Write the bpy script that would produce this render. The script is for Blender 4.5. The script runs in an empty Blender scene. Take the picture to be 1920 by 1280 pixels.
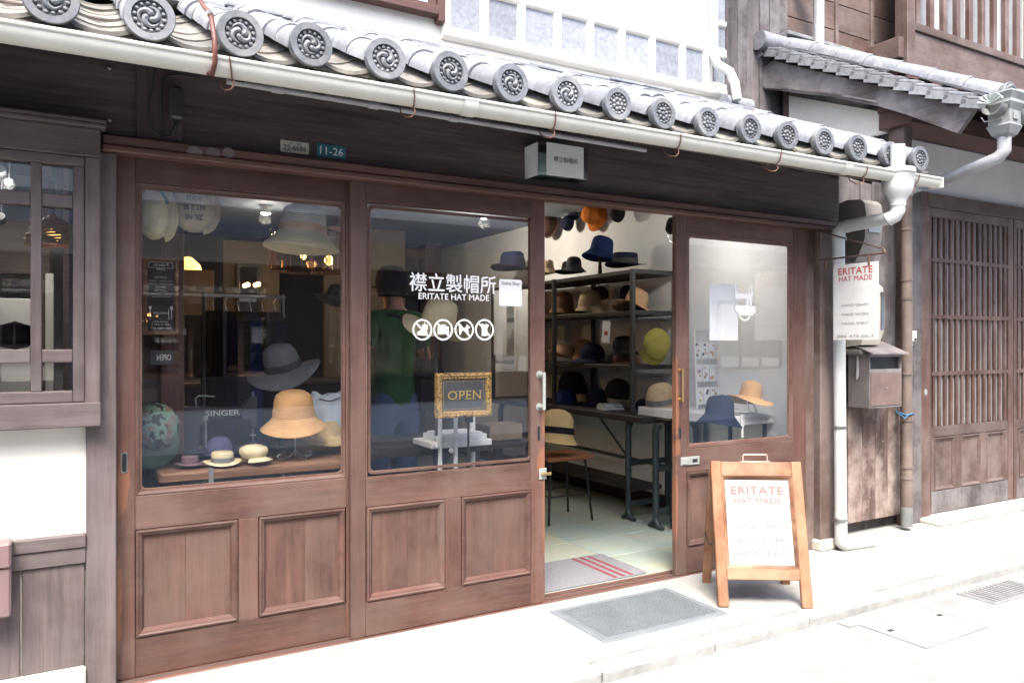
import bpy, bmesh, math, random
from mathutils import Vector, Matrix, Euler
random.seed(7)
R = math.radians
scene = bpy.context.scene
COL = scene.collection

# ------------------------------------------------------------------ camera
F_PX, CAM_H, CAM_D, HOR = 1440.0, 1.30, 3.275, 645.0     # focal length and horizon row for a 1920 px wide picture
TH = math.atan2(2530, 1440)                              # angle between the view axis and the shop front (+X)
CC, SS = math.cos(TH), math.sin(TH)
cam_d = bpy.data.cameras.new('camera')
cam = bpy.data.objects.new('camera', cam_d); COL.objects.link(cam)
cam.location = (0, -CAM_D, CAM_H)
cam.rotation_euler = (R(90), 0, TH - R(90))
cam_d.sensor_width = 36; cam_d.lens = 36 * F_PX / 1920
cam_d.shift_y = (HOR - 640) / 1920
cam_d.clip_start = 0.05; cam_d.clip_end = 2000
scene.camera = cam

# ------------------------------------------------------------------ sky, sun, exposure
SUN_EL, SUN_AZ = R(58), math.atan2(-0.45, -0.89)          # azimuth measured from +Y towards +X
world = bpy.data.worlds.new('World'); scene.world = world; world.use_nodes = True
wn = world.node_tree
sky = wn.nodes.new('ShaderNodeTexSky'); sky.sky_type = 'NISHITA'; sky.sun_disc = False
sky.sun_elevation = SUN_EL; sky.sun_rotation = SUN_AZ
sky.air_density = 1.0; sky.dust_density = 4.0; sky.ozone_density = 1.0
bg = wn.nodes['Background']; bg.inputs['Strength'].default_value = 0.15
wn.links.new(sky.outputs[0], bg.inputs['Color'])
sun_d = bpy.data.lights.new('sun', 'SUN'); sun_d.energy = 1.5; sun_d.angle = R(25); sun_d.color = (1, 0.95, 0.88)
sun = bpy.data.objects.new('sun', sun_d); COL.objects.link(sun)
sdir = Vector((math.sin(SUN_AZ) * math.cos(SUN_EL), math.cos(SUN_AZ) * math.cos(SUN_EL), math.sin(SUN_EL)))
sun.rotation_euler = (-sdir).to_track_quat('-Z', 'Y').to_euler()
sun.location = sdir * 30
vs = scene.view_settings
vs.view_transform = 'Standard'; vs.look = 'None'; vs.gamma = 1.0; vs.exposure = 2.36; vs.use_curve_mapping = False
scene.cycles.max_bounces = 6; scene.cycles.diffuse_bounces = 3; scene.cycles.glossy_bounces = 3; scene.cycles.transparent_max_bounces = 14
scene.cycles.sample_clamp_indirect = 8; scene.cycles.adaptive_threshold = .02; scene.cycles.caustics_reflective = False; scene.cycles.caustics_refractive = False

# ------------------------------------------------------------------ survey helpers: picture row/column -> metres on a known plane
def at(px, py, Y):
    t = (px - 960) / F_PX; d = (Y + CAM_D) / (SS - CC * t)
    return Vector((d * (CC + SS * t), Y, CAM_H - d * (py - HOR) / F_PX))
def atX(px, py, X):
    t = (px - 960) / F_PX; d = X / (CC + SS * t)
    return Vector((X, d * (SS - CC * t) - CAM_D, CAM_H - d * (py - HOR) / F_PX))
def gnd(px, py, z=0.0):
    d = F_PX * (CAM_H - z) / (py - HOR); t = (px - 960) / F_PX
    return Vector((d * (CC + SS * t), d * (SS - CC * t) - CAM_D, z))
def mpp(px, Y):                                           # metres per picture pixel at that plane
    t = (px - 960) / F_PX
    return (Y + CAM_D) / (SS - CC * t) / F_PX

# ------------------------------------------------------------------ mesh building
class MB:
    def __init__(s): s.v = []; s.f = []
    def add(s, vs, fs, M=None):
        b = len(s.v)
        s.v += [tuple(M @ Vector(p)) if M is not None else tuple(p) for p in vs]
        s.f += [tuple(i + b for i in f) for f in fs]
        return s
    def box(s, x0, x1, y0, y1, z0, z1, c=0.0, M=None):
        x0, x1 = min(x0, x1), max(x0, x1); y0, y1 = min(y0, y1), max(y0, y1); z0, z1 = min(z0, z1), max(z0, z1)
        if c <= 0:
            vs = [(x, y, z) for x in (x0, x1) for y in (y0, y1) for z in (z0, z1)]
            return s.add(vs, [(0,1,3,2),(4,6,7,5),(0,4,5,1),(2,3,7,6),(0,2,6,4),(1,5,7,3)], M)
        c = min(c, (x1-x0)*.45, (y1-y0)*.45, (z1-z0)*.45)
        vs = []; idx = {}
        for i, x in enumerate((x0, x1)):
            for j, y in enumerate((y0, y1)):
                for k, z in enumerate((z0, z1)):
                    xi = x + (c if i == 0 else -c); yi = y + (c if j == 0 else -c); zi = z + (c if k == 0 else -c)
                    idx[i,j,k] = len(vs); vs += [(x, yi, zi), (xi, y, zi), (xi, yi, z)]
        g = lambda i, j, k, a: idx[i,j,k] + a
        fs = []
        for i in (0, 1):
            fs.append((g(i,0,0,0), g(i,1,0,0), g(i,1,1,0), g(i,0,1,0)))
            fs.append((g(0,i,0,1), g(1,i,0,1), g(1,i,1,1), g(0,i,1,1)))
            fs.append((g(0,0,i,2), g(1,0,i,2), g(1,1,i,2), g(0,1,i,2)))
        for a in (0, 1):
            for b in (0, 1):
                fs.append((g(a,b,0,0), g(a,b,1,0), g(a,b,1,1), g(a,b,0,1)))
                fs.append((g(a,0,b,0), g(a,1,b,0), g(a,1,b,2), g(a,0,b,2)))
                fs.append((g(0,a,b,1), g(1,a,b,1), g(1,a,b,2), g(0,a,b,2)))
        for i in (0, 1):
            for j in (0, 1):
                for k in (0, 1): fs.append((g(i,j,k,0), g(i,j,k,1), g(i,j,k,2)))
        return s.add(vs, fs, M)
    def tube(s, pts, r, n=10, caps=True, M=None, closed=False):
        pts = [Vector(p) for p in pts]; m = len(pts)
        rs = r if isinstance(r, (list, tuple)) else [r] * m
        vs = []; fs = []; up = None
        for i, p in enumerate(pts):
            if closed: t = pts[(i+1) % m] - pts[i-1]
            else: t = pts[min(i+1, m-1)] - pts[max(i-1, 0)]
            t.normalize()
            if up is None:
                up = Vector((0, 0, 1)) if abs(t.z) < .9 else Vector((1, 0, 0))
            a = t.cross(up)
            if a.length < 1e-5: a = t.orthogonal()
            a.normalize(); up = a.cross(t).normalized(); b = up
            for k in range(n):
                an = 2 * math.pi * k / n
                vs.append(p + (a * math.cos(an) + b * math.sin(an)) * rs[i])
        for i in range(m if closed else m - 1):
            j = (i + 1) % m
            for k in range(n):
                fs.append((i*n+k, i*n+(k+1) % n, j*n+(k+1) % n, j*n+k))
        if caps and not closed:
            fs.append(tuple(range(n))); fs.append(tuple((m-1)*n + k for k in range(n)))
        return s.add(vs, fs, M)
    def lathe(s, prof, n=24, M=None, ex=1.0, ey=1.0, fn=None, a0=0.0, a1=None):
        # prof: (radius, z); fn(angle, r, z) may return a moved (x, y, z)
        full = a1 is None
        steps = n if full else n + 1
        vs = []; fs = []
        for (r, z) in prof:
            for k in range(steps):
                an = a0 + (2*math.pi if full else a1 - a0) * k / n
                p = (r * math.cos(an) * ex, r * math.sin(an) * ey, z)
                if fn: p = fn(an, r, z)
                vs.append(p)
        for i in range(len(prof) - 1):
            for k in range(n):
                k2 = (k + 1) % steps if full else k + 1
                fs.append((i*steps+k, i*steps+k2, (i+1)*steps+k2, (i+1)*steps+k))
        return s.add(vs, fs, M)
    def prism(s, poly, a0, a1, plane='xz', M=None):
        # polygon in a plane, extruded along the remaining axis from a0 to a1
        def P(u, w, a): return {'xz': (u, a, w), 'yz': (a, u, w), 'xy': (u, w, a)}[plane]
        n = len(poly)
        vs = [P(u, w, a0) for u, w in poly] + [P(u, w, a1) for u, w in poly]
        fs = [tuple(range(n)), tuple(range(2*n-1, n-1, -1))] + [(i, (i+1) % n, n+(i+1) % n, n+i) for i in range(n)]
        return s.add(vs, fs, M)
    def ball(s, c, r, n=10, m=6, sc=(1, 1, 1), M=None):
        c = Vector(c); vs = []; fs = []
        for i in range(m + 1):
            ph = math.pi * i / m
            for k in range(n):
                an = 2 * math.pi * k / n
                vs.append(c + Vector((math.sin(ph)*math.cos(an)*r*sc[0], math.sin(ph)*math.sin(an)*r*sc[1], math.cos(ph)*r*sc[2])))
        for i in range(m):
            for k in range(n): fs.append((i*n+k, i*n+(k+1) % n, (i+1)*n+(k+1) % n, (i+1)*n+k))
        return s.add(vs, fs, M)
    def ring(s, x0, x1, z0, z1, prof, rad=0.0, seg=4, M=None):
        # picture-frame moulding in the XZ plane; prof: (inset, y)
        loops = []
        for ins, y in prof:
            a, b, c, d = x0+ins, x1-ins, z0+ins, z1-ins
            r = max(rad, 0.0)
            if r <= 0: loops.append([(a,y,c),(b,y,c),(b,y,d),(a,y,d)])
            else:
                L = []
                for (cx, cz, st) in ((b-r, c+r, -90), (b-r, d-r, 0), (a+r, d-r, 90), (a+r, c+r, 180)):
                    for q in range(seg + 1):
                        an = R(st + 90*q/seg); L.append((cx + r*math.cos(an), y, cz + r*math.sin(an)))
                loops.append(L)
        n = len(loops[0]); vs = [p for L in loops for p in L]; fs = []
        for i in range(len(loops) - 1):
            for k in range(n): fs.append((i*n+k, i*n+(k+1) % n, (i+1)*n+(k+1) % n, (i+1)*n+k))
        return s.add(vs, fs, M)
    def text(s, body, org, u, v, width=None, height=None, bold=0.0, space=1.0):
        # flat print: body starts at org, runs along u, rises along v
        cu = bpy.data.curves.new('txt', 'FONT'); cu.body = body; cu.size = 1.0; cu.space_character = space
        cu.resolution_u = 3
        o = bpy.data.objects.new('txt', cu); COL.objects.link(o)
        bpy.context.view_layer.update()
        me = bpy.data.meshes.new_from_object(o.evaluated_get(bpy.context.evaluated_depsgraph_get()))
        P = [(q.co.x, q.co.y) for q in me.vertices]; Fs = [tuple(p.vertices) for p in me.polygons]
        bpy.data.objects.remove(o); bpy.data.curves.remove(cu); bpy.data.meshes.remove(me)
        if not P: return s
        xa, xb = min(p[0] for p in P), max(p[0] for p in P); ya, yb = min(p[1] for p in P), max(p[1] for p in P)
        sx = (width / (xb-xa)) if width else None; sy = (height / (yb-ya)) if height else None
        sx = sx or sy; sy = sy or sx
        org, u, v = Vector(org), Vector(u), Vector(v)
        nr = u.cross(v).normalized(); b_ = max(0, bold) * .9 * sy
        for k, (dx, dy) in enumerate([(0, 0), (b_, 0), (-b_, 0), (0, b_), (0, -b_)] if bold > 0 else [(0, 0)]):   # weight: the outline laid over itself
            s.add([org + u*((x-xa)*sx + dx) + v*((y-ya)*sy + dy) + nr*(.00008*k) for x, y in P], Fs)
        return s
    def mesh(s, name, mat, smooth=None):
        me = bpy.data.meshes.new(name)
        me.from_pydata(s.v, [], s.f)
        bm = bmesh.new(); bm.from_mesh(me)
        bmesh.ops.recalc_face_normals(bm, faces=bm.faces[:]); bm.to_mesh(me); bm.free()
        if smooth:
            me.polygons.foreach_set('use_smooth', [True] * len(me.polygons))
            me.set_sharp_from_angle(angle=R(smooth))
        me.update()
        if mat is not None: me.materials.append(mat)
        return me

def link(name, data, parent=None, loc=None, rot=None):
    o = bpy.data.objects.new(name, data); COL.objects.link(o)
    if parent is not None: o.parent = parent
    if loc is not None: o.location = loc
    if rot is not None: o.rotation_euler = rot
    return o
def part(name, mb, mat, parent, smooth=None, loc=None, rot=None, label=None, kind=None):
    o = link(name, mb.mesh(name, mat, smooth) if isinstance(mb, MB) else mb, parent, loc, rot)
    if label: o['label'] = label
    if kind: o['kind'] = kind
    return o
def grp(name, parent): return link(name, None, parent)
def tag(o, label, cat, group=None):
    o['label'] = label; o['category'] = cat
    if group: o['group'] = group
    return o
def thing(name, label, cat, loc=(0, 0, 0), rot=(0, 0, 0), group=None):
    o = link(name, None, None, loc, rot); o.empty_display_size = .1
    return tag(o, label, cat, group)
def solo(name, mb, mat, label, cat, group=None, smooth=None, loc=None, rot=None):
    return tag(part(name, mb, mat, None, smooth, loc, rot), label, cat, group)
def struct(name, mb, mat, smooth=None):
    o = part(name, mb, mat, None, smooth); o['kind'] = 'structure'; return o

# ------------------------------------------------------------------ materials
MATS = {}
class NT:
    def __init__(s, name):
        s.m = bpy.data.materials.new(name); s.m.use_nodes = True; s.t = s.m.node_tree
        s.b = s.t.nodes['Principled BSDF']; MATS[name] = s.m
    def n(s, typ, **kw):
        o = s.t.nodes.new(typ)
        for k, v in kw.items(): setattr(o, k, v)
        return o
    def l(s, a, b): s.t.links.new(a, b)
    def coord(s, scale=(1, 1, 1), rnd=True):
        tc = s.n('ShaderNodeTexCoord'); mp = s.n('ShaderNodeMapping')
        if rnd:
            oi = s.n('ShaderNodeObjectInfo'); ad = s.n('ShaderNodeVectorMath', operation='ADD')
            ml = s.n('ShaderNodeVectorMath', operation='SCALE'); cb = s.n('ShaderNodeCombineXYZ')
            s.l(oi.outputs['Random'], cb.inputs[0]); s.l(oi.outputs['Random'], cb.inputs[1]); s.l(oi.outputs['Random'], cb.inputs[2])
            s.l(cb.outputs[0], ml.inputs[0]); ml.inputs['Scale'].default_value = 17.0
            s.l(tc.outputs['Object'], ad.inputs[0]); s.l(ml.outputs[0], ad.inputs[1]); s.l(ad.outputs[0], mp.inputs['Vector'])
        else: s.l(tc.outputs['Object'], mp.inputs['Vector'])
        mp.inputs['Scale'].default_value = scale
        return mp.outputs[0]
    def noise(s, vec, scale, detail=4, rough=.55, dist=0.0):
        o = s.n('ShaderNodeTexNoise'); o.inputs['Scale'].default_value = scale; o.inputs['Detail'].default_value = detail
        o.inputs['Roughness'].default_value = rough; o.inputs['Distortion'].default_value = dist
        s.l(vec, o.inputs['Vector']); return o.outputs['Fac']
    def ramp(s, fac, stops):
        o = s.n('ShaderNodeValToRGB'); e = o.color_ramp.elements
        while len(e) < len(stops): e.new(.5)
        for i, (p, c) in enumerate(stops):
            e[i].position = p; e[i].color = (*c, 1) if len(c) == 3 else c
        s.l(fac, o.inputs[0]); return o.outputs[0]
    def mixc(s, fac, a, b, typ='MIX'):
        o = s.n('ShaderNodeMix', data_type='RGBA', blend_type=typ)
        for sock, val in ((o.inputs[0], fac), (o.inputs[6], a), (o.inputs[7], b)):
            if hasattr(val, 'links') or hasattr(val, 'node'): s.l(val, sock)
            elif isinstance(val, (tuple, list)): sock.default_value = (*val, 1) if len(val) == 3 else val
            else: sock.default_value = val
        return o.outputs[2]
    def mth(s, op, a, b=0.0, clamp=False):
        o = s.n('ShaderNodeMath', operation=op); o.use_clamp = clamp
        for sock, val in ((o.inputs[0], a), (o.inputs[1], b)):
            if hasattr(val, 'node'): s.l(val, sock)
            else: sock.default_value = val
        return o.outputs[0]
    def bump(s, h, strength=.3, dist=.01):
        o = s.n('ShaderNodeBump'); o.inputs['Strength'].default_value = strength; o.inputs['Distance'].default_value = dist
        s.l(h, o.inputs['Height']); s.l(o.outputs[0], s.b.inputs['Normal'])
    def col(s, c):
        if hasattr(c, 'node'): s.l(c, s.b.inputs['Base Color'])
        else: s.b.inputs['Base Color'].default_value = (*c, 1)
    def rough(s, r):
        if hasattr(r, 'node'): s.l(r, s.b.inputs['Roughness'])
        else: s.b.inputs['Roughness'].default_value = r
def dk(c, k): return tuple(min(1, x * k) for x in c)

def plain(name, c, rough=.6, metal=0.0, var=.12, scale=9.0, bump=.05, rnd=.0, bscale=120.0, spec=.5):
    t = NT(name); v = t.coord()
    f = t.noise(v, scale, 5)
    cc = t.ramp(f, [(.3, dk(c, 1 - var)), (.7, dk(c, 1 + var))])
    if rnd:
        oi = t.n('ShaderNodeObjectInfo'); hs = t.n('ShaderNodeHueSaturation')
        t.l(t.mth('MULTIPLY_ADD', oi.outputs['Random'], rnd), hs.inputs['Value'])
        hs.inputs['Value'].links[0].from_node.inputs[2].default_value = 1 - rnd / 2
        t.l(cc, hs.inputs['Color']); cc = hs.outputs[0]
    t.col(cc); t.rough(rough); t.b.inputs['Metallic'].default_value = metal
    t.b.inputs['Specular IOR Level'].default_value = spec
    if bump: t.bump(t.noise(v, bscale, 3), bump, .004)
    return t.m

def wood(name, c, axis, c2=None, rough=.55, grain=.35, blotch=.25, bump=.25, fine=55.0, rnd=.18, grey=None, greyk=.0, spec=.4, lo=1.2):
    # axis: direction of the grain
    t = NT(name)
    st = {'x': (.045, 1, 1), 'y': (1, .045, 1), 'z': (1, 1, .045)}[axis]
    v = t.coord(st); v2 = t.coord()
    g = t.noise(v, fine, 4, .65, .4)
    g2 = t.noise(v, fine * .28, 2, .5, 1.2)
    g3 = t.noise(v, fine * 3.2, 2, .6)
    gg = t.mth('ADD', t.mth('MULTIPLY', g, .42), t.mth('ADD', t.mth('MULTIPLY', g2, .3), t.mth('MULTIPLY', g3, .28)))
    c2 = c2 or dk(c, 1 + grain)
    cc = t.ramp(gg, [(.34, dk(c, 1 - grain)), (.5, c), (.66, c2)])
    bl = t.noise(t.coord({'x': (.35, 1, 1), 'y': (1, .35, 1), 'z': (1, 1, .35)}[axis]), lo * 3, 3, .6)
    cc = t.mixc(t.ramp(bl, [(.35, (0, 0, 0)), (.65, (1, 1, 1))]), cc, t.mixc(1.0, cc, (1 - blotch,) * 3, 'MULTIPLY'))
    if grey:
        gf = t.noise(v2, 2.3, 4, .7)
        cc = t.mixc(t.mth('MULTIPLY', t.ramp(gf, [(.42, (0, 0, 0)), (.62, (1, 1, 1))]), greyk), cc, grey)
    oi = t.n('ShaderNodeObjectInfo'); hs = t.n('ShaderNodeHueSaturation')
    ma = t.n('ShaderNodeMath', operation='MULTIPLY_ADD'); t.l(oi.outputs['Random'], ma.inputs[0])
    ma.inputs[1].default_value = rnd; ma.inputs[2].default_value = 1 - rnd / 2
    t.l(ma.outputs[0], hs.inputs['Value']); t.l(cc, hs.inputs['Color'])
    t.col(hs.outputs[0])
    rr = t.n('ShaderNodeMapRange'); t.l(bl, rr.inputs[0]); rr.inputs[3].default_value = rough - .1; rr.inputs[4].default_value = rough + .15
    t.rough(rr.outputs[0]); t.b.inputs['Specular IOR Level'].default_value = spec
    t.bump(g, bump, .004)
    return t

def glassmat(name, tint=(1, 1, 1), f0=.045, extra=0.0):
    # thin pane: mirror reflection by angle over clear transmission
    t = NT(name); out = t.t.nodes['Material Output']
    tr = t.n('ShaderNodeBsdfTransparent'); tr.inputs[0].default_value = (*tint, 1)
    gl = t.n('ShaderNodeBsdfGlossy'); gl.inputs['Roughness'].default_value = 0.0; gl.inputs[0].default_value = (1, 1, 1, 1)
    lw = t.n('ShaderNodeLayerWeight'); lw.inputs[0].default_value = .5
    p = t.mth('POWER', lw.outputs['Facing'], 5.0)
    fac = t.n('ShaderNodeMath', operation='MULTIPLY_ADD'); t.l(p, fac.inputs[0]); fac.inputs[1].default_value = 1 - f0; fac.inputs[2].default_value = f0 + extra
    mx = t.n('ShaderNodeMixShader'); t.l(fac.outputs[0], mx.inputs[0]); t.l(tr.outputs[0], mx.inputs[1]); t.l(gl.outputs[0], mx.inputs[2])
    t.l(mx.outputs[0], out.inputs['Surface'])
    return t.m
def emit(name, c, k):
    t = NT(name); t.b.inputs['Emission Color'].default_value = (*c, 1); t.b.inputs['Emission Strength'].default_value = k; t.col((.8, .8, .8)); return t.m

RB = (.108, .053, .041)      # red-brown door lacquer
wood('door_wood_upright', RB, 'z', grain=.38, blotch=.4, grey=(.138, .095, .079), greyk=.5, rough=.5, rnd=.25)
wood('door_wood_level', RB, 'x', grain=.38, blotch=.4, grey=(.138, .095, .079), greyk=.5, rough=.5, rnd=.25)
wood('door_panel_wood', (.112, .057, .044), 'z', grain=.36, blotch=.4, grey=(.138, .093, .076), greyk=.5, rough=.6, rnd=.16, lo=2.2, bump=.45)
def worn(name, src, spots):
    # lacquer rubbed through to bare orange wood round the hand and lock
    t = src; b = t.b.inputs['Base Color'].links[0].from_socket
    tc = t.n('ShaderNodeTexCoord'); tot = None
    for (x, y, z, rx, rz) in spots:
        su = t.n('ShaderNodeVectorMath', operation='SUBTRACT'); t.l(tc.outputs['Object'], su.inputs[0]); su.inputs[1].default_value = (x, y, z)
        ml = t.n('ShaderNodeVectorMath', operation='MULTIPLY'); t.l(su.outputs[0], ml.inputs[0]); ml.inputs[1].default_value = (1/rx, 0, 1/rz)
        le = t.n('ShaderNodeVectorMath', operation='LENGTH'); t.l(ml.outputs[0], le.inputs[0])
        k = t.mth('SUBTRACT', 1.0, le.outputs['Value'], clamp=True)
        tot = k if tot is None else t.mth('MAXIMUM', tot, k)
    ns = t.noise(t.coord((1, 1, .3), False), 38, 6, .7)
    m = t.mth('MULTIPLY', t.mth('SUBTRACT', t.mth('ADD', tot, ns), .98, clamp=True), 5.0, clamp=True)
    t.col(t.mixc(t.mth('MULTIPLY', m, .6), b, (.27, .115, .06)))
    t.m.name = name; MATS[name] = t.m; return t.m
worn('stile_worn_by_lock', wood('swl', RB, 'z', grain=.3, blotch=.3, grey=(.16, .118, .1), greyk=.5, rough=.5),
     [(2.035, 0, .72, .05, .16), (2.05, 0, .95, .03, .3), (2.05, 0, .45, .02, .5), (2.925, 0, 1.0, .035, .5), (2.93, 0, .72, .05, .12), (2.925, 0, .4, .025, .5)])
worn('stile_worn_by_pull', wood('swp', RB, 'z', grain=.3, blotch=.3, grey=(.16, .118, .1), greyk=.5, rough=.5),
     [(.16, 0, .75, .05, .3), (.145, 0, .3, .03, .4)])
GW = (.115, .088, .086)
wood('grey_wood_upright', GW, 'z', grain=.4, blotch=.35, grey=(.17, .15, .15), greyk=.4, rough=.6)
wood('grey_wood_level', GW, 'x', grain=.4, blotch=.35, grey=(.17, .15, .15), greyk=.4, rough=.6)
wood('beam_wood', (.125, .095, .088), 'x', grain=.5, blotch=.3, fine=30, rough=.6, bump=.6, rnd=.1)
wood('beam_post_wood', (.115, .08, .078), 'z', grain=.3, blotch=.3, rough=.6)
wood('lintel_wood', (.13, .064, .05), 'x', grain=.28, blotch=.3, rough=.42)
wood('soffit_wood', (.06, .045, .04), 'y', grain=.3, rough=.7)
NW = (.095, .06, .048)
wood('house_wood_upright', NW, 'z', grain=.35, blotch=.3, grey=(.22, .18, .17), greyk=.5, rough=.65)
wood('house_wood_level', NW, 'x', grain=.35, blotch=.3, grey=(.2, .165, .155), greyk=.4, rough=.65)
wood('lattice_wood', (.1, .053, .04), 'z', grain=.35, blotch=.35, grey=(.2, .15, .14), greyk=.5, rough=.6)
wood('weathered_wood', (.115, .1, .1), 'z', grain=.55, blotch=.45, fine=40, grey=(.22, .21, .215), greyk=.6, rough=.85, bump=.7)
wood('weathered_wood_across', (.12, .1, .1), 'y', grain=.5, blotch=.5, fine=40, grey=(.28, .265, .27), greyk=.7, rough=.85, bump=.7)
wood('fence_wood', (.15, .1, .085), 'z', grain=.5, blotch=.5, fine=40, grey=(.4, .34, .3), greyk=.75, rough=.8, bump=.6)
wood('red_beam_wood', (.1, .048, .04), 'x', grain=.3, blotch=.3, rough=.6)
wood('aboard_wood_upright', (.26, .115, .058), 'z', grain=.42, blotch=.4, fine=45, grey=(.37, .22, .13), greyk=.6, rough=.6, bump=.4)
wood('aboard_wood_level', (.23, .1, .052), 'x', grain=.5, blotch=.65, fine=45, grey=(.42, .27, .17), greyk=.6, rough=.6, bump=.4)
wood('bench_wood', (.24, .12, .07), 'x', c2=(.5, .3, .17), grain=.35, blotch=.4, rough=.5)
wood('stool_wood', (.3, .12, .055), 'x', grain=.3, rough=.45)
wood('dark_shelf_wood', (.04, .034, .033), 'y', grain=.3, rough=.5)
wood('pillar_wood', (.1, .042, .033), 'z', grain=.3, rough=.45)
def tilemat(name, c, k=.3, light=(.5, .5, .52)):
    t = NT(name); v = t.coord()
    n1 = t.noise(v, 6, 6, .65); n2 = t.noise(v, 35, 5, .6)
    cc = t.ramp(n2, [(.3, dk(c, .75)), (.7, dk(c, 1.2))])
    cc = t.mixc(t.mth('MULTIPLY', t.ramp(n1, [(.5, (0, 0, 0)), (.66, (1, 1, 1))]), k), cc, light)
    oi = t.n('ShaderNodeObjectInfo'); hs = t.n('ShaderNodeHueSaturation'); ma = t.n('ShaderNodeMath', operation='MULTIPLY_ADD')
    t.l(oi.outputs['Random'], ma.inputs[0]); ma.inputs[1].default_value = .35; ma.inputs[2].default_value = .83
    t.l(ma.outputs[0], hs.inputs['Value']); t.l(cc, hs.inputs['Color']); t.col(hs.outputs[0])
    t.rough(.55); t.bump(n2, .25, .006); return t.m
tilemat('roof_tile', (.165, .176, .195)); tilemat('disc_tile', (.12, .13, .145), .4, (.27, .27, .25)); tilemat('pan_tile', (.13, .127, .118), .5, (.32, .29, .23))
tilemat('grey_roof_tile', (.2, .205, .22), .15)
tilemat('slate_tile', (.2, .215, .245), .5, (.32, .33, .35))
def plasterm(name, c, var=.06):
    t = NT(name); v = t.coord(); n = t.noise(v, 3, 6, .6); n2 = t.noise(v, 60, 4)
    t.col(t.ramp(n, [(.3, dk(c, 1 - var * 2)), (.6, c)])); t.rough(.85); t.bump(n2, .25, .004); return t.m
plasterm('white_plaster', (.78, .75, .68)); plasterm('shop_wall_plaster', (.85, .85, .84)); plasterm('dim_plaster', (.78, .77, .75))
plain('navy_wall_paint', (.018, .022, .035), .7); plain('ceiling_paint', (.17, .19, .22), .7); plain('warm_wall_paint', (.1, .072, .038), .7)
plain('gutter_plastic', (.6, .6, .54), .35, var=.05, bump=.02); plain('pipe_plastic', (.5, .52, .505), .35, var=.06, bump=.02)
plain('grey_pipe', (.33, .33, .34), .45, var=.15); plain('brown_pipe', (.16, .125, .105), .5, var=.35, scale=5)
plain('copper_green', (.19, .2, .195), .6, metal=.1, var=.3); plain('copper', (.2, .1, .07), .5, metal=.3, var=.3); plain('rust_strap', (.11, .034, .024), .5, var=.3)
plain('black_metal', (.02, .022, .025), .45, metal=.3, var=.2); plain('black_plastic', (.045, .04, .042), .45); plain('cable', (.035, .032, .034), .6)
plain('steel', (.36, .37, .36), .3, metal=.9, var=.1); plain('pale_metal', (.3, .33, .31), .5, metal=.2, var=.15); plain('brass', (.5, .36, .15), .35, metal=.9)
plain('iron_teal', (.035, .05, .058), .5, metal=.2, var=.3); plain('dark_iron', (.05, .052, .055), .5, metal=.4)
plain('white_paint', (.8, .8, .78), .45, var=.04, bump=.02); plain('white_vinyl', (.85, .86, .85), .5, var=.02, bump=0); plain('paper', (.78, .79, .8), .8, var=.04, bump=0)
plain('board_white', (.36, .365, .36), .5, var=.05, bump=0); plain('lattice_pane', (.26, .265, .27), .3, var=.12, bump=0); plain('plate_white', (.55, .56, .55), .5, var=.05, bump=0); plain('sign_board', (.8, .82, .8), .5, var=.04, bump=0); plain('red_print', (.4, .06, .055), .7, var=.1, bump=0); plain('faded_red_print', (.36, .11, .095), .7, var=.1, bump=0)
plain('faded_grey_print', (.2, .21, .21), .7, var=.1, bump=0); plain('dark_print', (.05, .055, .055), .6, var=.2, bump=0); plain('chalk_print', (.6, .6, .58), .8, bump=0)
plain('chalkboard', (.022, .022, .024), .6, var=.3); plain('teal_enamel', (.04, .19, .24), .4, var=.3, scale=25); plain('cream_enamel', (.6, .57, .47), .45, var=.12)
plain('gold_print', (.55, .4, .14), .4, metal=.5, bump=0); plain('blue_twine', (.04, .13, .25), .6); plain('mauve_paint', (.17, .11, .11), .5)
plain('meter_body', (.2, .185, .175), .45, var=.1); plain('meter_beige', (.5, .47, .4), .45, var=.08); plain('post_metal', (.22, .2, .2), .5, metal=.3, var=.25); plain('post_brown', (.17, .12, .105), .5, metal=.2, var=.2)
plain('stone', (.55, .52, .46), .85, var=.2, scale=20, bump=.3); plain('screw', (.4, .38, .33), .4, metal=.8)
glassmat('clear_glass', (.99, .995, .995), .08); glassmat('mirror_glass', (.2, .2, .2), .5); glassmat('acrylic', (.8, .86, .88), .08, .05)
plain('frosted_glass', (.52, .56, .58), .25, var=.1, bump=0)
emit('lamp_white', (1, .93, .82), 9); emit('lamp_warm', (1, .55, .2), 6)
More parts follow.
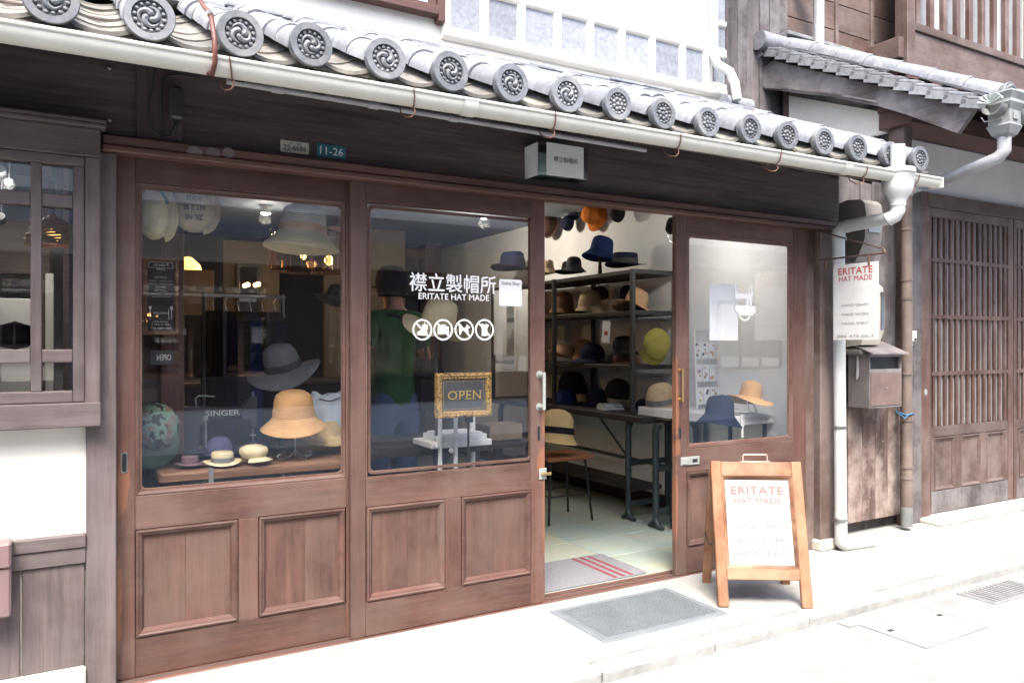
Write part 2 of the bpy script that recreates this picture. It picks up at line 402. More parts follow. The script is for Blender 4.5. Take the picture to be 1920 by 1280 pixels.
for nm, c in dict(tan=(.5, .29, .13), straw=(.62, .46, .22), pale_straw=(.58, .5, .32), navy=(.012, .016, .04), blue=(.02, .04, .13), black=(.012, .012, .015), brown=(.28, .16, .09), beige=(.52, .39, .25),
                  orange=(.6, .17, .025), olive=(.32, .29, .07), grey=(.16, .17, .18), white=(.62, .6, .52), mauve=(.16, .1, .12), violet=(.08, .08, .16), dark_brown=(.09, .045, .035),
                  pale_blue=(.5, .56, .6), charcoal=(.06, .06, .065), camo=(.16, .25, .18), sage=(.16, .24, .175), green=(.018, .105, .032), denim=(.07, .12, .25), skin=(.5, .27, .19), cardboard=(.4, .3, .2), sack=(.46, .38, .26), rose=(.56, .35, .21)).items():
    t = NT('cloth_' + nm); v = t.coord(); n1 = t.noise(v, 14, 4); n2 = t.noise(v, 420, 2)
    if nm == 'camo':
        n3 = t.noise(v, 26, 3, .5); cc = t.ramp(n3, [(.40, (.02, .025, .025)), (.43, (.13, .2, .15)), (.54, (.13, .2, .15)), (.56, (.17, .115, .085))])
        cc.node.color_ramp.interpolation = 'CONSTANT'; t.col(cc)
    else: t.col(t.ramp(n1, [(.3, dk(c, .86)), (.7, dk(c, 1.1))]))
    t.rough(.85); t.b.inputs['Specular IOR Level'].default_value = .2
    if nm in ('tan', 'straw', 'pale_straw', 'beige', 'white', 'rose', 'brown', 'sack'):         # rows of plaited straw or stitching
        wv_ = t.n('ShaderNodeTexWave'); wv_.bands_direction = 'Z'; wv_.inputs['Scale'].default_value = 38; wv_.inputs['Distortion'].default_value = .6; wv_.inputs['Detail'].default_value = 1
        t.l(t.coord(rnd=False), wv_.inputs['Vector']); t.bump(t.mth('ADD', wv_.outputs['Fac'], t.mth('MULTIPLY', n2, .5)), .35, .003)
    else: t.bump(n2, .3, .002)
    if nm == 'skin': t.rough(.5)
M = MATS
# ================================================================== STREET
def ground_mat(name, c, spots=.1, sc=6.0, agg=220.0):
    t = NT(name); v = t.coord(rnd=False)
    a = t.noise(v, agg, 3, .6); b = t.noise(v, sc, 6, .65); d = t.noise(v, 1.1, 5, .6)
    cc = t.ramp(b, [(.3, dk(c, 1 - spots * 2)), (.65, dk(c, 1.05))])
    cc = t.mixc(t.ramp(a, [(.3, (.5, .5, .5)), (.6, (0, 0, 0))]), cc, t.mixc(1.0, cc, (.72,) * 3, 'MULTIPLY'))
    cc = t.mixc(t.ramp(d, [(.4, (.4, .4, .4)), (.6, (0, 0, 0))]), cc, t.mixc(1.0, cc, (.8, .79, .77), 'MULTIPLY'))
    t.col(cc); t.rough(.9); t.bump(a, .35, .004); return t.m
ground_mat('road_surface', (.3, .3, .295), .18, 4); ground_mat('pavement_concrete', (.335, .33, .312), .14, 5); ground_mat('kerb_granite', (.35, .355, .345), .15, 12, 300)
RZ = -.05                                                   # road level
KY = -.70                                                   # back edge of the kerb stones
struct('road', MB().add([(-60, -60, RZ), (60, -60, RZ), (60, 60, RZ), (-60, 60, RZ)], [(0, 1, 2, 3)]), M['road_surface'])
pav = struct('pavement', MB().box(-14, 30, KY, .06, -.14, 0.0).box(4.24, 30, .06, .32, -.14, 0.0), M['pavement_concrete'])
x = -13.7 + .06; k = 0
joints = [2.47, 3.05, 3.68, 4.27]
xs = [3.05 + .61 * i for i in range(-20, 22)]
for a, b in zip(xs[:-1], xs[1:]):
    part('kerb_stone', MB().box(a + .003, b - .003, KY + .002, -.80, -.12, random.uniform(-.003, .003), .012), M['kerb_granite'], pav)
# slab joints of the pavement
for jx in [-2.2, -1.0, .2, 1.4, 2.6, 3.72, 4.85, 6.1, 7.3]:
    part('joint', MB().box(jx - .003, jx + .003, KY + .01, -.02, -.001, .0012), M['stone'], pav)
# threshold stone in front of the doors
wal_m = M['stone']

plain('worn_iron', (.27, .27, .27), .6, metal=.1, var=.2); plain('silt', (.1, .1, .095), .9, var=.3)
SWAP = Matrix(((1, 0, 0, 0), (0, 0, 1, 0), (0, 1, 0, 0), (0, 0, 0, 1)))
def manhole():
    a, b, c, d = gnd(1575, 1160, RZ), gnd(1695, 1135, RZ), gnd(1860, 1172, RZ), gnd(1745, 1212, RZ)
    ct = (a + b + c + d) / 4
    t = thing('manhole_cover', 'square concrete manhole cover with a steel rim set in the road below the kerb', 'manhole', (ct.x, ct.y, RZ))
    L = lambda p: (p - ct)
    w = .26
    part('rim', MB().ring(-w, w, -w*.8, w*.8, [(0, .000), (0, .006), (.01, .006), (.01, .0)], M=SWAP), M['worn_iron'], t)
    part('lid', MB().box(-w + .014, w - .014, -w*.8 + .014, w*.8 - .014, .0, .005), M['pavement_concrete'], t)
    for sx in (-1, 1):
        part('lifting_slot', MB().box(sx*.2 - .018, sx*.2 + .018, -.01, .01, .0, .0062), M['dark_iron'], t)
    t.rotation_euler = (0, 0, R(1))
manhole()
def grate(label, cx, cy, w, d, n, along_y):
    t = thing('drain_grate', label, 'drain grate', (cx, cy, RZ))
    part('grate_frame', MB().ring(-w/2, w/2, -d/2, d/2, [(0, 0), (0, .008), (.012, .008), (.012, .0)], M=SWAP), M['worn_iron'], t)
    part('grate_pit', MB().box(-w/2 + .012, w/2 - .012, -d/2 + .012, d/2 - .012, .0, .002), M['silt'], t)
    for i in range(n):
        if along_y:
            px = -w/2 + .012 + (w - .024) * (i + .5) / n
            b = MB().box(px - .006, px + .006, -d/2 + .012, d/2 - .012, .003, .008)
        else:
            py = -d/2 + .012 + (d - .024) * (i + .5) / n
            b = MB().box(-w/2 + .012, w/2 - .012, py - .005, py + .005, .003, .008)
        part('bar', b, M['worn_iron'], t)
grate('narrow steel drain grate against the kerb beside the square manhole cover', gnd(1632, 1152, RZ).x, -.86, .5, .07, 4, False)
grate('wide iron street drain grate at the right edge of the road', gnd(1862, 1118, RZ).x + .12, gnd(1862, 1118, RZ).y + .02, .5, .2, 14, True)

# ================================================================== HAT SHOP
shop = thing('hat_shop', 'two storey hat shop with red brown sliding glass doors under a tiled pent roof', 'shop', (0, 0, 0))
DT = 2.018                                                  # top of the doors
def leaf(x0, x1, yf, gx0, gx1, panels, swl, swr, label, ml='door_wood_upright', mr='door_wood_upright'):
    d = grp('sliding_door', shop); d['label'] = label
    yb = yf + .036
    part('stile', MB().box(x0, x0 + swl, yf, yb, .004, DT + .02, .003), M[ml], d)
    part('stile', MB().box(x1 - swr, x1, yf, yb, .004, DT + .02, .003), M[mr], d)
    a, b = x0 + swl + .0005, x1 - swr - .0005; y1, y2 = yf + .001, yb - .001
    part('rail', MB().box(a, b, y1, y2, 1.932, DT + .02, .002), M['door_wood_level'], d)
    part('rail', MB().box(a, b, y1, y2, .578, .708, .002), M['door_wood_level'], d)
    part('rail', MB().box(a, b, y1, y2, .006, .157, .002), M['door_wood_level'], d)
    for (p, q) in zip(panels[:-1], panels[1:]):
        part('muntin', MB().box(p[1] + .0005, q[0] - .0005, y1, y2, .1575, .5775, .002), M['door_wood_upright'], d)
    for (p0, p1) in panels:
        mid = (p0 + p1) / 2 + random.uniform(-.02, .02)
        for (u0, u1) in ((p0 + .03, mid - .0003), (mid + .0003, p1 - .03)):
            part('panel', MB().box(u0, u1, yf + .016, yf + .026, .187, .548, .0008), M['door_panel_wood'], d)
        part('moulding', MB().ring(p0 + .001, p1 - .001, .158, .577, [(0, yf + .01), (.002, yf - .004), (.009, yf - .006), (.014, yf - .001), (.022, yf + .002), (.029, yf + .013), (.032, yf + .018)]), M['door_wood_level'], d)
    # glazing bead with rounded inner corners, and the pane
    part('glazing_bead', MB().ring(a, b, .7085, 1.9315, [(0, yf + .012), (0, yf + .003), (.006, yf + .0015)] + [(min(gx0 - a, b - gx1) * .8, yf + .006), (min(gx0 - a, b - gx1), yf + .014)], .0), M['door_wood_level'], d)
    part('pane', MB().box(a + .004, b - .004, yf + .0155, yf + .0185, .713, 1.928), M['clear_glass'], d)
    # silvery sealing bead along the edge of the glass
    part('seal', MB().ring(gx0, gx1, .733, 1.908, [(-.012, yf + .0155), (-.012, yf + .011), (.0, yf + .012), (.002, yf + .0155)], .02, 5), M['door_wood_level'], d)
    return d
d1 = leaf(.138, 1.10, .042, .227, 1.026, [(.204, .587), (.668, 1.04)], .066, .055, 'leftmost sliding door leaf, behind its neighbour', ml='stile_worn_by_pull')
d2 = leaf(1.052, 2.055, 0.0, 1.145, 1.978, [(1.122, 1.505), (1.588, 1.974)], .068, .08, 'middle sliding door leaf with white lettering on its pane', mr='stile_worn_by_lock')
d3 = leaf(2.92, 3.99, 0.0, 3.027, 3.835, [(3.0, 3.40), (3.47, 3.87)], .078, .118, 'right sliding door leaf beside the open doorway', ml='stile_worn_by_lock')
# recessed finger pull of the left leaf
p = at(233, 867, .042)
part('finger_pull', MB().ring(p.x - .012, p.x + .012, p.z - .04, p.z + .04, [(0, .042), (0, .0395), (.004, .0395), (.005, .044)], .008, 4), M['steel'], d1)
part('finger_pull_recess', MB().box(p.x - .0075, p.x + .0075, .0405, .0414, p.z - .035, p.z + .035), M['black_metal'], d1)
def bar_handle(d, x, z0, z1, y, mat, k=1.0):
    b = MB().tube([(x, y, z0), (x, y - .045*k, z0)], [.014*k, .009*k], 10).tube([(x, y, z1), (x, y - .045*k, z1)], [.014*k, .009*k], 10)
    b.tube([(x, y - .045*k, z0 - .012), (x, y - .045*k, z1 + .012)], .0085*k, 12)
    b.tube([(x, y - .002, z0 - .0), (x, y + .0, z0)], .02*k, 12).tube([(x, y - .003, z1), (x, y, z1)], .02*k, 12)
    part('handle', b, mat, d, 40)
bar_handle(d2, 2.022, at(1012, 762, 0).z, at(1012, 702, 0).z, 0, M['pale_metal'])
bar_handle(d3, 2.944, at(1278, 748, 0).z, at(1278, 694, 0).z, 0, M['brass'], .6)
p = at(1010, 812, 0)
part('lock_slot', MB().box(p.x - .007, p.x + .007, -.002, .003, p.z - .034, p.z + .034, .001), M['black_metal'], d2)
p = at(1275, 812, 0)
part('lock_slot', MB().box(p.x - .007, p.x + .007, -.002, .003, p.z - .03, p.z + .03, .001), M['black_metal'], d3)
p = at(1012, 888, 0)
lk = part('latch_plate', MB().box(2.018, 2.062, -.006, -.0005, p.z - .028, p.z + .028, .002), M['pale_metal'], d2)
part('latch_knob', MB().box(2.028, 2.085, -.018, -.006, p.z - .008, p.z + .006, .003), M['brass'], d2)
p = at(1297, 863, 0)
part('hasp', MB().box(2.95, 3.09, -.006, -.0005, p.z - .024, p.z + .024, .002).box(2.955, 3.0, -.012, -.0055, p.z - .017, p.z + .017, .002), M['pale_metal'], d3)
part('hasp_slot', MB().box(3.035, 3.072, -.0075, -.0062, p.z - .009, p.z + .009), M['black_metal'], d3)

# frame round the doors
plain('patch_grey', (.15, .115, .11), .6, var=.25)
lin = part('lintel', MB().box(.087, 4.226, -.05, .10, DT + .024, 2.082, .006).box(.087, 4.226, -.058, .02, DT + .0, DT + .0235, .004), M['lintel_wood'], shop)
part('lintel_lip', MB().box(.10, 4.215, -.02, -.0005, 2.0825, 2.09, .002), M['beam_wood'], shop)
for i, px in enumerate((365, 399, 428)):
    p = at(px, 285 if i else 283, -.05)
    part('oval_patch', MB().prism([(p.x + (.03 - .003*i)*math.cos(R(18*k)), p.z - .004 + .021*math.sin(R(18*k))) for k in range(20)], -.0535, -.0501), M['patch_grey'], lin)
part('post', MB().box(.036, .1365, -.025, .12, 0, 2.0175, .004), M['grey_wood_upright'], shop)
part('post', MB().box(4.079, 4.232, -.035, .12, .068, 2.0175, .005), M['house_wood_upright'], shop)
part('door_jamb', MB().box(3.994, 4.0785, .012, .12, .0, 2.0175, .003), M['house_wood_upright'], shop)
part('post_footing', MB().box(4.06, 4.25, -.055, .13, 0, .0675, .008), M['stone'], shop)
part('sill', MB().box(.137, 3.994, -.012, .11, -.02, .0035, .002), M['lintel_wood'], shop)
part('door_track', MB().box(.14, 3.99, .015, .021, .0037, .008).box(.14, 3.99, .057, .063, .0037, .008), M['steel'], shop)
# big dark beam above, made of two long boards, and short post on it
part('beam', MB().box(-2.6, 4.3, .0, .13, 2.0826, 2.53, .004), M['beam_wood'], shop)
part('beam_post', MB().box(at(255, 200, 0).x, at(342, 200, 0).x, -.018, -.0205 + .02, 2.0905, 2.5, .003), M['beam_post_wood'], shop)
part('end_wall', MB().prism([(.131, 0), (5.8, 0), (5.8, 2.95), (.96, 2.9), (.131, 2.5)], 4.235, 4.30, 'yz'), M['house_wood_upright'], shop)

# ---- lettering and stickers on the middle pane
U, V = Vector((1, 0, 0)), Vector((0, 0, 1)); YD = .0145
def span(px0, py0, px1, py1, Y):
    a = at(px0, py1, Y); b = at(px1, py0, Y); c = at(px0, py0, Y)
    return a, abs(b.x - a.x), abs(c.z - a.z)
def flat_text(s, px0, py0, px1, Y, width_px1, hpx, mat, parent, name='lettering', bold=.012, space=1.0):
    a = at(px0, py0, Y); b = at(width_px1, py0, Y)
    mb = MB().text(s, (a.x, Y, a.z), U, V, b.x - a.x, hpx * mpp((px0 + width_px1) / 2, Y), bold, space)
    return part(name, mb, mat, parent)
flat_text('襟立製帽所', 768, 545, 0, YD, 930, 34, M['white_vinyl'], d2, bold=.012)
flat_text('ERITATE HAT MADE', 785, 560, 0, YD, 917, 11, M['white_vinyl'], d2, bold=.014)
def disc(mb, cx, cz, r0, r1, y, n=28):
    vs = [(cx + r*math.cos(2*math.pi*k/n), y, cz + r*math.sin(2*math.pi*k/n)) for r in (r0, r1) for k in range(n)]
    return mb.add(vs, [(k, (k+1) % n, n+(k+1) % n, n+k) for k in range(n)])
def poly(mb, pts, cx, cz, s, y): return mb.add([(cx + u*s, y, cz + w*s) for u, w in pts], [tuple(range(len(pts)))])
icons = [  # silhouettes inside a barred ring: food and drink, camera, dog, shirt
    [[(-.55,-.55),(.35,-.55),(.55,-.35),(.5,-.1),(.1,.05),(-.3,-.1),(-.6,-.3)], [(.0,.0),(.55,.0),(.62,.5),(.3,.55),(.28,.75),(.2,.75),(.18,.5),(-.05,.5)]],
    [[(-.62,-.42),(.62,-.42),(.62,.32),(.35,.34),(.22,.52),(-.2,.52),(-.32,.34),(-.62,.32)]],
    [[(-.55,-.5),(-.38,-.5),(-.3,-.12),(.2,-.1),(.28,-.5),(.45,-.5),(.45,.1),(.68,.2),(.62,.36),(.42,.42),(.34,.6),(.22,.4),(.1,.18),(-.42,.16),(-.6,.5),(-.66,.42),(-.55,.0)]],
    [[(-.35,-.62),(.35,-.62),(.3,.1),(.5,.45),(.2,.62),(.0,.48),(-.2,.62),(-.5,.45),(-.3,.1)]]]
for i, px in enumerate((792, 831, 870.5, 908.5)):
    c = at(px, 618, YD); r = 20 * mpp(px, YD) * 1.0
    mb = disc(MB(), c.x, c.z, r * .84, r, YD)
    q = r * .84
    mb.add([(c.x - q*.74, YD, c.z + q*.60), (c.x - q*.60, YD, c.z + q*.74), (c.x + q*.74, YD, c.z - q*.60), (c.x + q*.60, YD, c.z - q*.74)], [(0, 1, 2, 3)])
    for pl in icons[i]: poly(mb, pl, c.x, c.z, r * .92, YD - .0003)
    part('pictogram', mb, M['white_vinyl'], d2)
a = at(936, 573, YD); b = at(978, 522, YD)
rr_ = .009; b.z = at(936, 523, YD).z; pl_ = [(cx + rr_*math.cos(R(s_ + 18*q)), cz + rr_*math.sin(R(s_ + 18*q))) for (cx, cz, s_) in ((b.x - rr_, a.z + rr_, -90), (b.x - rr_, b.z - rr_, 0), (a.x + rr_, b.z - rr_, 90), (a.x + rr_, a.z + rr_, 180)) for q in range(6)]
part('sticker', MB().prism(pl_, YD - .001, YD - .0001), M['white_vinyl'], d2)
flat_text('Online Shop', 940, 535.5, 0, YD - .002, 974, 8, M['faded_grey_print'], d2, bold=.02)
# ---- sewing-machine transfer and notices on the right pane
c = at(1394, 566, YD); s = 34 * mpp(1394, YD)
mb = MB()
poly(mb, [(-.62,.18),(-.62,.62),(-.5,.62),(-.46,.45),(.55,.45),(.62,.62),(.72,.6),(.68,.1),(.35,.12),(.1,.2),(-.3,.18),(-.42,.1)], c.x, c.z, s, YD)
poly(mb, [(.25,.12),(.38,.12),(.38,-.2),(.2,-.2)], c.x, c.z, s, YD); poly(mb, [(.5,.12),(.66,.12),(.66,-.25),(.5,-.25)], c.x, c.z, s, YD)
poly(mb, [(-.62,-.2),(.75,-.2),(.75,-.72),(-.3,-.72),(-.5,-.55),(-.62,-.5)], c.x, c.z, s, YD)
poly(mb, [(.78,-.22),(.88,-.18),(.95,-.4),(.9,-.62),(.78,-.6)], c.x, c.z, s, YD)
poly(mb, [(-.66,.62),(-.58,.62),(-.58,1.0),(-.66,1.0)], c.x, c.z, s, YD); poly(mb, [(.62,.6),(.7,.6),(.7,.98),(.62,.98)], c.x, c.z, s, YD); poly(mb, [(.4,.45),(.48,.45),(.48,.8),(.4,.8)], c.x, c.z, s, YD)
n = 14; arc = [(.1 + .42*math.cos(math.pi + math.pi*k/n), -.72 + .32*math.sin(math.pi + math.pi*k/n)) for k in range(n + 1)]
arc2 = [(.1 + .34*math.cos(math.pi + math.pi*k/n), -.72 + .24*math.sin(math.pi + math.pi*k/n)) for k in range(n, -1, -1)]
for k in range(n): poly(mb, [arc[k], arc[k+1], arc2[n-k-1], arc2[n-k]], c.x, c.z, s, YD)
part('sewing_machine_transfer', mb, M['white_vinyl'], d3)
a = at(1330, 638, .022); b = at(1383, 534, .022)
pn = solo('paper_notice', MB().box(a.x, b.x, .0195, .0205, a.z, b.z), M['paper'], 'plain white paper notice taped inside the right pane beside the sewing machine transfer', 'notice')

# ---- lattice window bay at the far left (projects from the wall)
bay = grp('lattice_window', shop); Yb = -.06
part('cap', MB().box(-2.6, .099, -.105, .02, 2.088, 2.1035, .003).box(-2.6, .1, -.105, -.0005, 2.104, 2.118, .003), M['grey_wood_level'], bay)
part('fascia', MB().box(-2.6, .082, -.075, .02, 1.985, 2.0875, .003), M['grey_wood_level'], bay)
part('rail', MB().box(-2.6, .032, Yb, .0, 1.95, 1.9845, .003), M['grey_wood_level'], bay)
part('stile', MB().box(.0325, .0355, -.055, .02, .995, 1.9845).box(.034, .082, -.07, .02, 1.02, 1.9845, .004), M['grey_wood_upright'], bay)
part('stile', MB().box(-.006, .0315, Yb + .004, .0, 1.088, 1.9495, .003), M['grey_wood_upright'], bay)
for i in range(6):
    x1 = -.103 - i * .41; x0 = x1 - .034
    part('muntin', MB().box(x0, x1, Yb + .006, .0, 1.13, 1.9495, .003), M['grey_wood_upright'], bay)
    xa, xb = x0 - .376 + .0005, x0 - .0005
    for zz in (1.795, 1.233):
        part('muntin', MB().box(xa, xb, Yb + .008, .0, zz, zz + .048, .003), M['grey_wood_level'], bay)
for zz in (1.795, 1.233):
    part('muntin', MB().box(-.1025, -.0065, Yb + .008, .0, zz, zz + .048, .003), M['grey_wood_level'], bay)
part('rail', MB().box(-2.6, -.0065, Yb + .002, .0, 1.088, 1.1295, .003), M['grey_wood_level'], bay)
part('sill', MB().box(-2.6, .0835, -.085, .02, .999, 1.0875, .004), M['grey_wood_level'], bay)
xe = -.006
for i in range(6):
    x1 = -.103 - (i - 1) * .41 - .034 if i else -.0065
    x0 = -.103 - i * .41
    for (z0, z1) in ((1.843, 1.95), (1.281, 1.795), (1.13, 1.233)):
        part('pane', MB().box(x0, x1, -.022, -.019, z0, z1), M['clear_glass'], bay)
low = part('side_wall', MB().box(-2.6, .0355, .0, .1, .0, 1.1), M['white_plaster'], shop)
part('rail', MB().box(-2.6, .0352, -.035, -.0005, .552, .6, .003).box(-2.6, .0352, -.028, -.0005, .492, .5515, .003), M['grey_wood_level'], low)
xp = [.0345, -.168, -.37, -.575, -.78, -.985, -1.2, -1.42, -1.65, -1.9, -2.2, -2.6]
for a, b in zip(xp[1:], xp[:-1]):
    part('plank', MB().box(a + .003, b - .003, -.02 + random.uniform(-.003, .003), -.0005, .112, .4915, .003), M['grey_wood_upright'], low)
part('plinth', MB().box(-2.6, .0352, -.045, -.0005, 0, .111, .008), M['stone'], low)

# ---- pent roof
SL = math.atan2(.46, 1.0); DY, DZ = -.46, 2.385
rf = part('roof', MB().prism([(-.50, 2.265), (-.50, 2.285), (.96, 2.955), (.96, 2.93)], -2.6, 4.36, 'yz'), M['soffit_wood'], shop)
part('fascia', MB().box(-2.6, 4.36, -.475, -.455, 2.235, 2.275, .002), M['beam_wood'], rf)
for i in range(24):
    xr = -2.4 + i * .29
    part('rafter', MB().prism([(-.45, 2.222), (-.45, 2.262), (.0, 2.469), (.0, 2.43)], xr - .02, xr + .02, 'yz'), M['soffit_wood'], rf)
Rt = .074; PITCH = .2775
def cover_mesh():
    mb = MB(); n = 10; rows = [(0, 1.0), (.012, 1.04), (.03, 1.0), (.27, .93)]
    vs = []; fs = []
    for (y, k) in rows:
        for j in range(n + 1):
            an = math.pi * j / n; vs.append((Rt*k*math.cos(an), y, Rt*k*math.sin(an)*1.0))
    for i in range(len(rows) - 1):
        for j in range(n): a = i*(n+1)+j; fs.append((a, a+1, a+n+2, a+n+1))
    fs.append(tuple(range(n + 1)))
    return mb.add(vs, fs).mesh('cover_tile', M['roof_tile'], 50)
def pan_mesh(front):
    mb = MB(); n = 8; w = .125; vs = []; fs = []
    rows = [0, .29]
    for y in rows:
        for j in range(n + 1):
            xx = -w + 2*w*j/n; vs.append((xx, y, .042*(xx/w)**2 - .05))
    m = len(vs)
    for y in rows:
        for j in range(n + 1):
            xx = -w + 2*w*j/n; vs.append((xx, y, .042*(xx/w)**2 - .05 - .018))
    for j in range(n): fs.append((j, j+1, n+2+j, n+1+j)); fs.append((m+j, m+j+1, j+1, j))
    mb.add(vs, fs)
    if front:
        for (zo, y0, y1) in ((.0, -.006, 0), ):
            vs = []; fs = []
            prof = [(-.012, .004), (-.016, -.010), (-.010, -.0125), (-.0105, -.04), (-.016, -.043), (-.016, -.052), (.0, -.055), (.004, -.02)]
            for (yy, dz) in prof:
                for j in range(n + 1):
                    xx = -w + 2*w*j/n; vs.append((xx, yy, .042*(xx/w)**2 - .05 + dz))
            for i in range(len(prof) - 1):
                for j in range(n): a = i*(n+1)+j; fs.append((a, a+1, a+n+2, a+n+1))
            mb.add(vs, fs)
        for j in range(-4, 5):                                  # arabesque knobs
            xx = j * .022; mb.ball((xx, -.011, .042*(xx/w)**2 - .075 + (.005 if j % 2 else -.005)), .0075, 6, 4, (1.3, .5, .8))
    return mb.mesh('pan_tile', M['pan_tile'], 40)
def disc_mesh(bossed=False):
    T = Matrix.Rotation(R(90), 4, 'X')                          # lathe axis -> -Y
    mb = MB().lathe([(.074, -.03), (.081, -.004), (.081, .010), (.079, .014), (.056, .014), (.053, .001), (.0, .001)], 32, T)
    for k in range(14):
        an = 2*math.pi*k/14; mb.ball((.0455*math.cos(an), -.005, .0455*math.sin(an)), .0075, 7, 4, (1, .8, 1))
    if bossed:                                                  # ring of large bosses round a centre boss
        for k in range(7): mb.ball((.024*math.cos(.9*k), -.005, .024*math.sin(.9*k)), .0105, 8, 5, (1, .7, 1))
        mb.ball((0, -.006, 0), .011, 8, 5, (1, .7, 1))
    for q in range(0 if bossed else 3):                         # three-comma swirl
        a0 = 2*math.pi*q/3
        pts = []; rr = []
        for k in range(9):
            u = k / 8; an = a0 + u * 2.5; r = .012 + .021 * min(1, u*1.6)
            pts.append((r*math.cos(an), -.006, r*math.sin(an))); rr.append(.0105*(1-u)**.7 + .0015)
        mb.tube(pts, rr, 6); mb.ball(pts[0], .011, 8, 5)
    return mb.mesh('eave_disc', M['disc_tile'], 40)
cm, pm, pfm, dm, dm2 = cover_mesh(), pan_mesh(False), pan_mesh(True), disc_mesh(), disc_mesh(True)
discs = [.213, .498, .743, 1.028, 1.299, 1.579, 1.858, 2.131, 2.397, 2.678, 2.966, 3.239, 3.524, 3.806, 4.102, 4.382]
rows = [(.213 - .2775*k, 2.372 - .001*k) for k in range(9, 0, -1)]
zs = [2.372, 2.374, 2.383, 2.384, 2.385, 2.385, 2.384, 2.384, 2.38, 2.381, 2.387, 2.391, 2.398, 2.398, 2.397, 2.405]
rows += list(zip(discs, zs))
up = Vector((0, math.cos(SL), math.sin(SL)))
for i, (xx, zz) in enumerate(rows):
    base = Vector((xx, DY, zz))
    part('eave_disc', dm if i < 16 else dm2, None, rf, loc=base + Vector((0, -.032, 0)), rot=(random.uniform(-.06, .06), random.uniform(-3, 3), random.uniform(-.05, .05))).scale = (.98,)*3 if i < 16 else (.9,)*3
    for k in range(6):
        p = base + up * (.245 * k) + Vector((0, .006, -.008))
        part('cover_tile', cm, None, rf, loc=p + Vector((random.uniform(-.004, .004), 0, random.uniform(-.004, .004))), rot=(SL + random.uniform(-.012, .012), 0, random.uniform(-.012, .012)))
    if i + 1 < len(rows):
        b2 = (base + Vector((rows[i+1][0], DY, rows[i+1][1]))) / 2
        for k in range(6):
            p = b2 + up * (.245 * k) + Vector((0, -.01, -.012))
            part('pan_tile', pfm if k == 0 else pm, None, rf, loc=p + Vector((0, 0, random.uniform(-.003, .003))), rot=(SL - .02 + random.uniform(-.01, .01), 0, 0))
# flat courses against the upper wall
for c in range(3):
    x = -2.6 + .13 * c
    while x < 4.30:
        L = random.uniform(.26, .34); x2 = min(x + L, 4.32)
        y0 = .70 + .035 * c; z0 = 2.945 + .026 * c + (x - 1) * .012
        part('ridge_tile', MB().box(x + .001, x2 - .001, y0, .97, z0, z0 + .02, .004), M['roof_tile'], rf, rot=(random.uniform(-.004, .004), random.uniform(-.003, .003), 0))
        x = x2
part('ridge_cap', MB().tube([(4.10, .82, 3.06), (4.36, .82, 3.06)], [.055, .058], 14), M['roof_tile'], rf, 40)
# verge at the right end
part('verge_end', MB().tube([Vector((4.43, DY + .08, 2.35)) + up*.0, Vector((4.43, DY + .08, 2.35)) + up*1.25], .045, 12), M['roof_tile'], rf, 40)
part('verge_tile', MB().box(4.40, 4.54, DY + .01, DY + .22, 2.335, 2.355, .004), M['pan_tile'], rf)

# ---- gutter with copper hooks, hopper and downpipe
GY, GZ, GR = -.54, 2.246, .044
def gz(x): return GZ + .007 * (x + .2)
pr = []
n = 12
def gutter_sec(x):
    out = [(x, GY - GR*math.cos(math.pi*k/n), gz(x) - GR*1.15*math.sin(math.pi*k/n)) for k in range(n + 1)]
    inn = [(x, GY - (GR-.004)*math.cos(math.pi*k/n), gz(x) - (GR*1.15-.004)*math.sin(math.pi*k/n)) for k in range(n, -1, -1)]
    return out + inn
def gutter_piece(xa, xb, r=1.0):
    A, B = gutter_sec(xa), gutter_sec(xb); m = len(A)
    mb = MB().add(A + B, [(i, (i+1) % m, m + (i+1) % m, m + i) for i in range(m)] + [tuple(range(m)), tuple(range(m, 2*m))])
    return mb
def _sleeve(xj):
    A = [(GY - (GR+.004)*math.cos(math.pi*k/n), gz(xj) - (GR*1.15+.004)*math.sin(math.pi*k/n)) for k in range(n + 1)]
    vs = [(xj - .03, y, z) for y, z in A] + [(xj + .03, y, z) for y, z in A]; m = n + 1
    return vs, [(i, i+1, m+i+1, m+i) for i in range(n)]
gut = part('gutter', gutter_piece(-2.6, at(1760, 345, -.56).x), M['gutter_plastic'], shop, 35)
part('gutter_lip', MB().tube([(-2.6, GY - GR, gz(-2.6)), (at(1760, 345, -.56).x, GY - GR, gz(4.4))], .007, 8), M['gutter_plastic'], gut, 40)
XE = at(1760, 345, -.56).x
part('end_cap', MB().box(XE - .004, XE + .006, GY - GR - .004, GY + GR, gz(4.5) - GR*1.15 - .003, gz(4.5) + .006, .002), M['gutter_plastic'], gut)
for px, py in ((-150, 60), (430, 120), (775, 180), (1040, 225), (1275, 268), (1463, 300), (1625, 320), (1722, 338)):
    x = at(px, py, GY - GR).x
    pts = [(x, GY - GR - .008, gz(x) + .006)] + [(x + .004*k, GY - (GR+.006)*math.cos(math.pi*k/8), gz(x) - (GR*1.15+.006)*math.sin(math.pi*k/8)) for k in range(0, 7)]
    b = MB().tube(pts, .003, 6)
    x2 = x + .004*4
    zb = gz(x) - GR*1.15 - .006
    b.tube([(x2 - .03, GY + .06, zb + .012), (x2 - .028, GY + .05, zb - .008), (x2 - .02, GY + .02, zb - .03), (x2 - .006, GY - .005, zb - .034), (x2 + .004, GY - .012, zb - .02), (x2 + .004, GY - .01, zb)], .003, 6)
    part('gutter_hook', b, M['copper'], gut, 50)
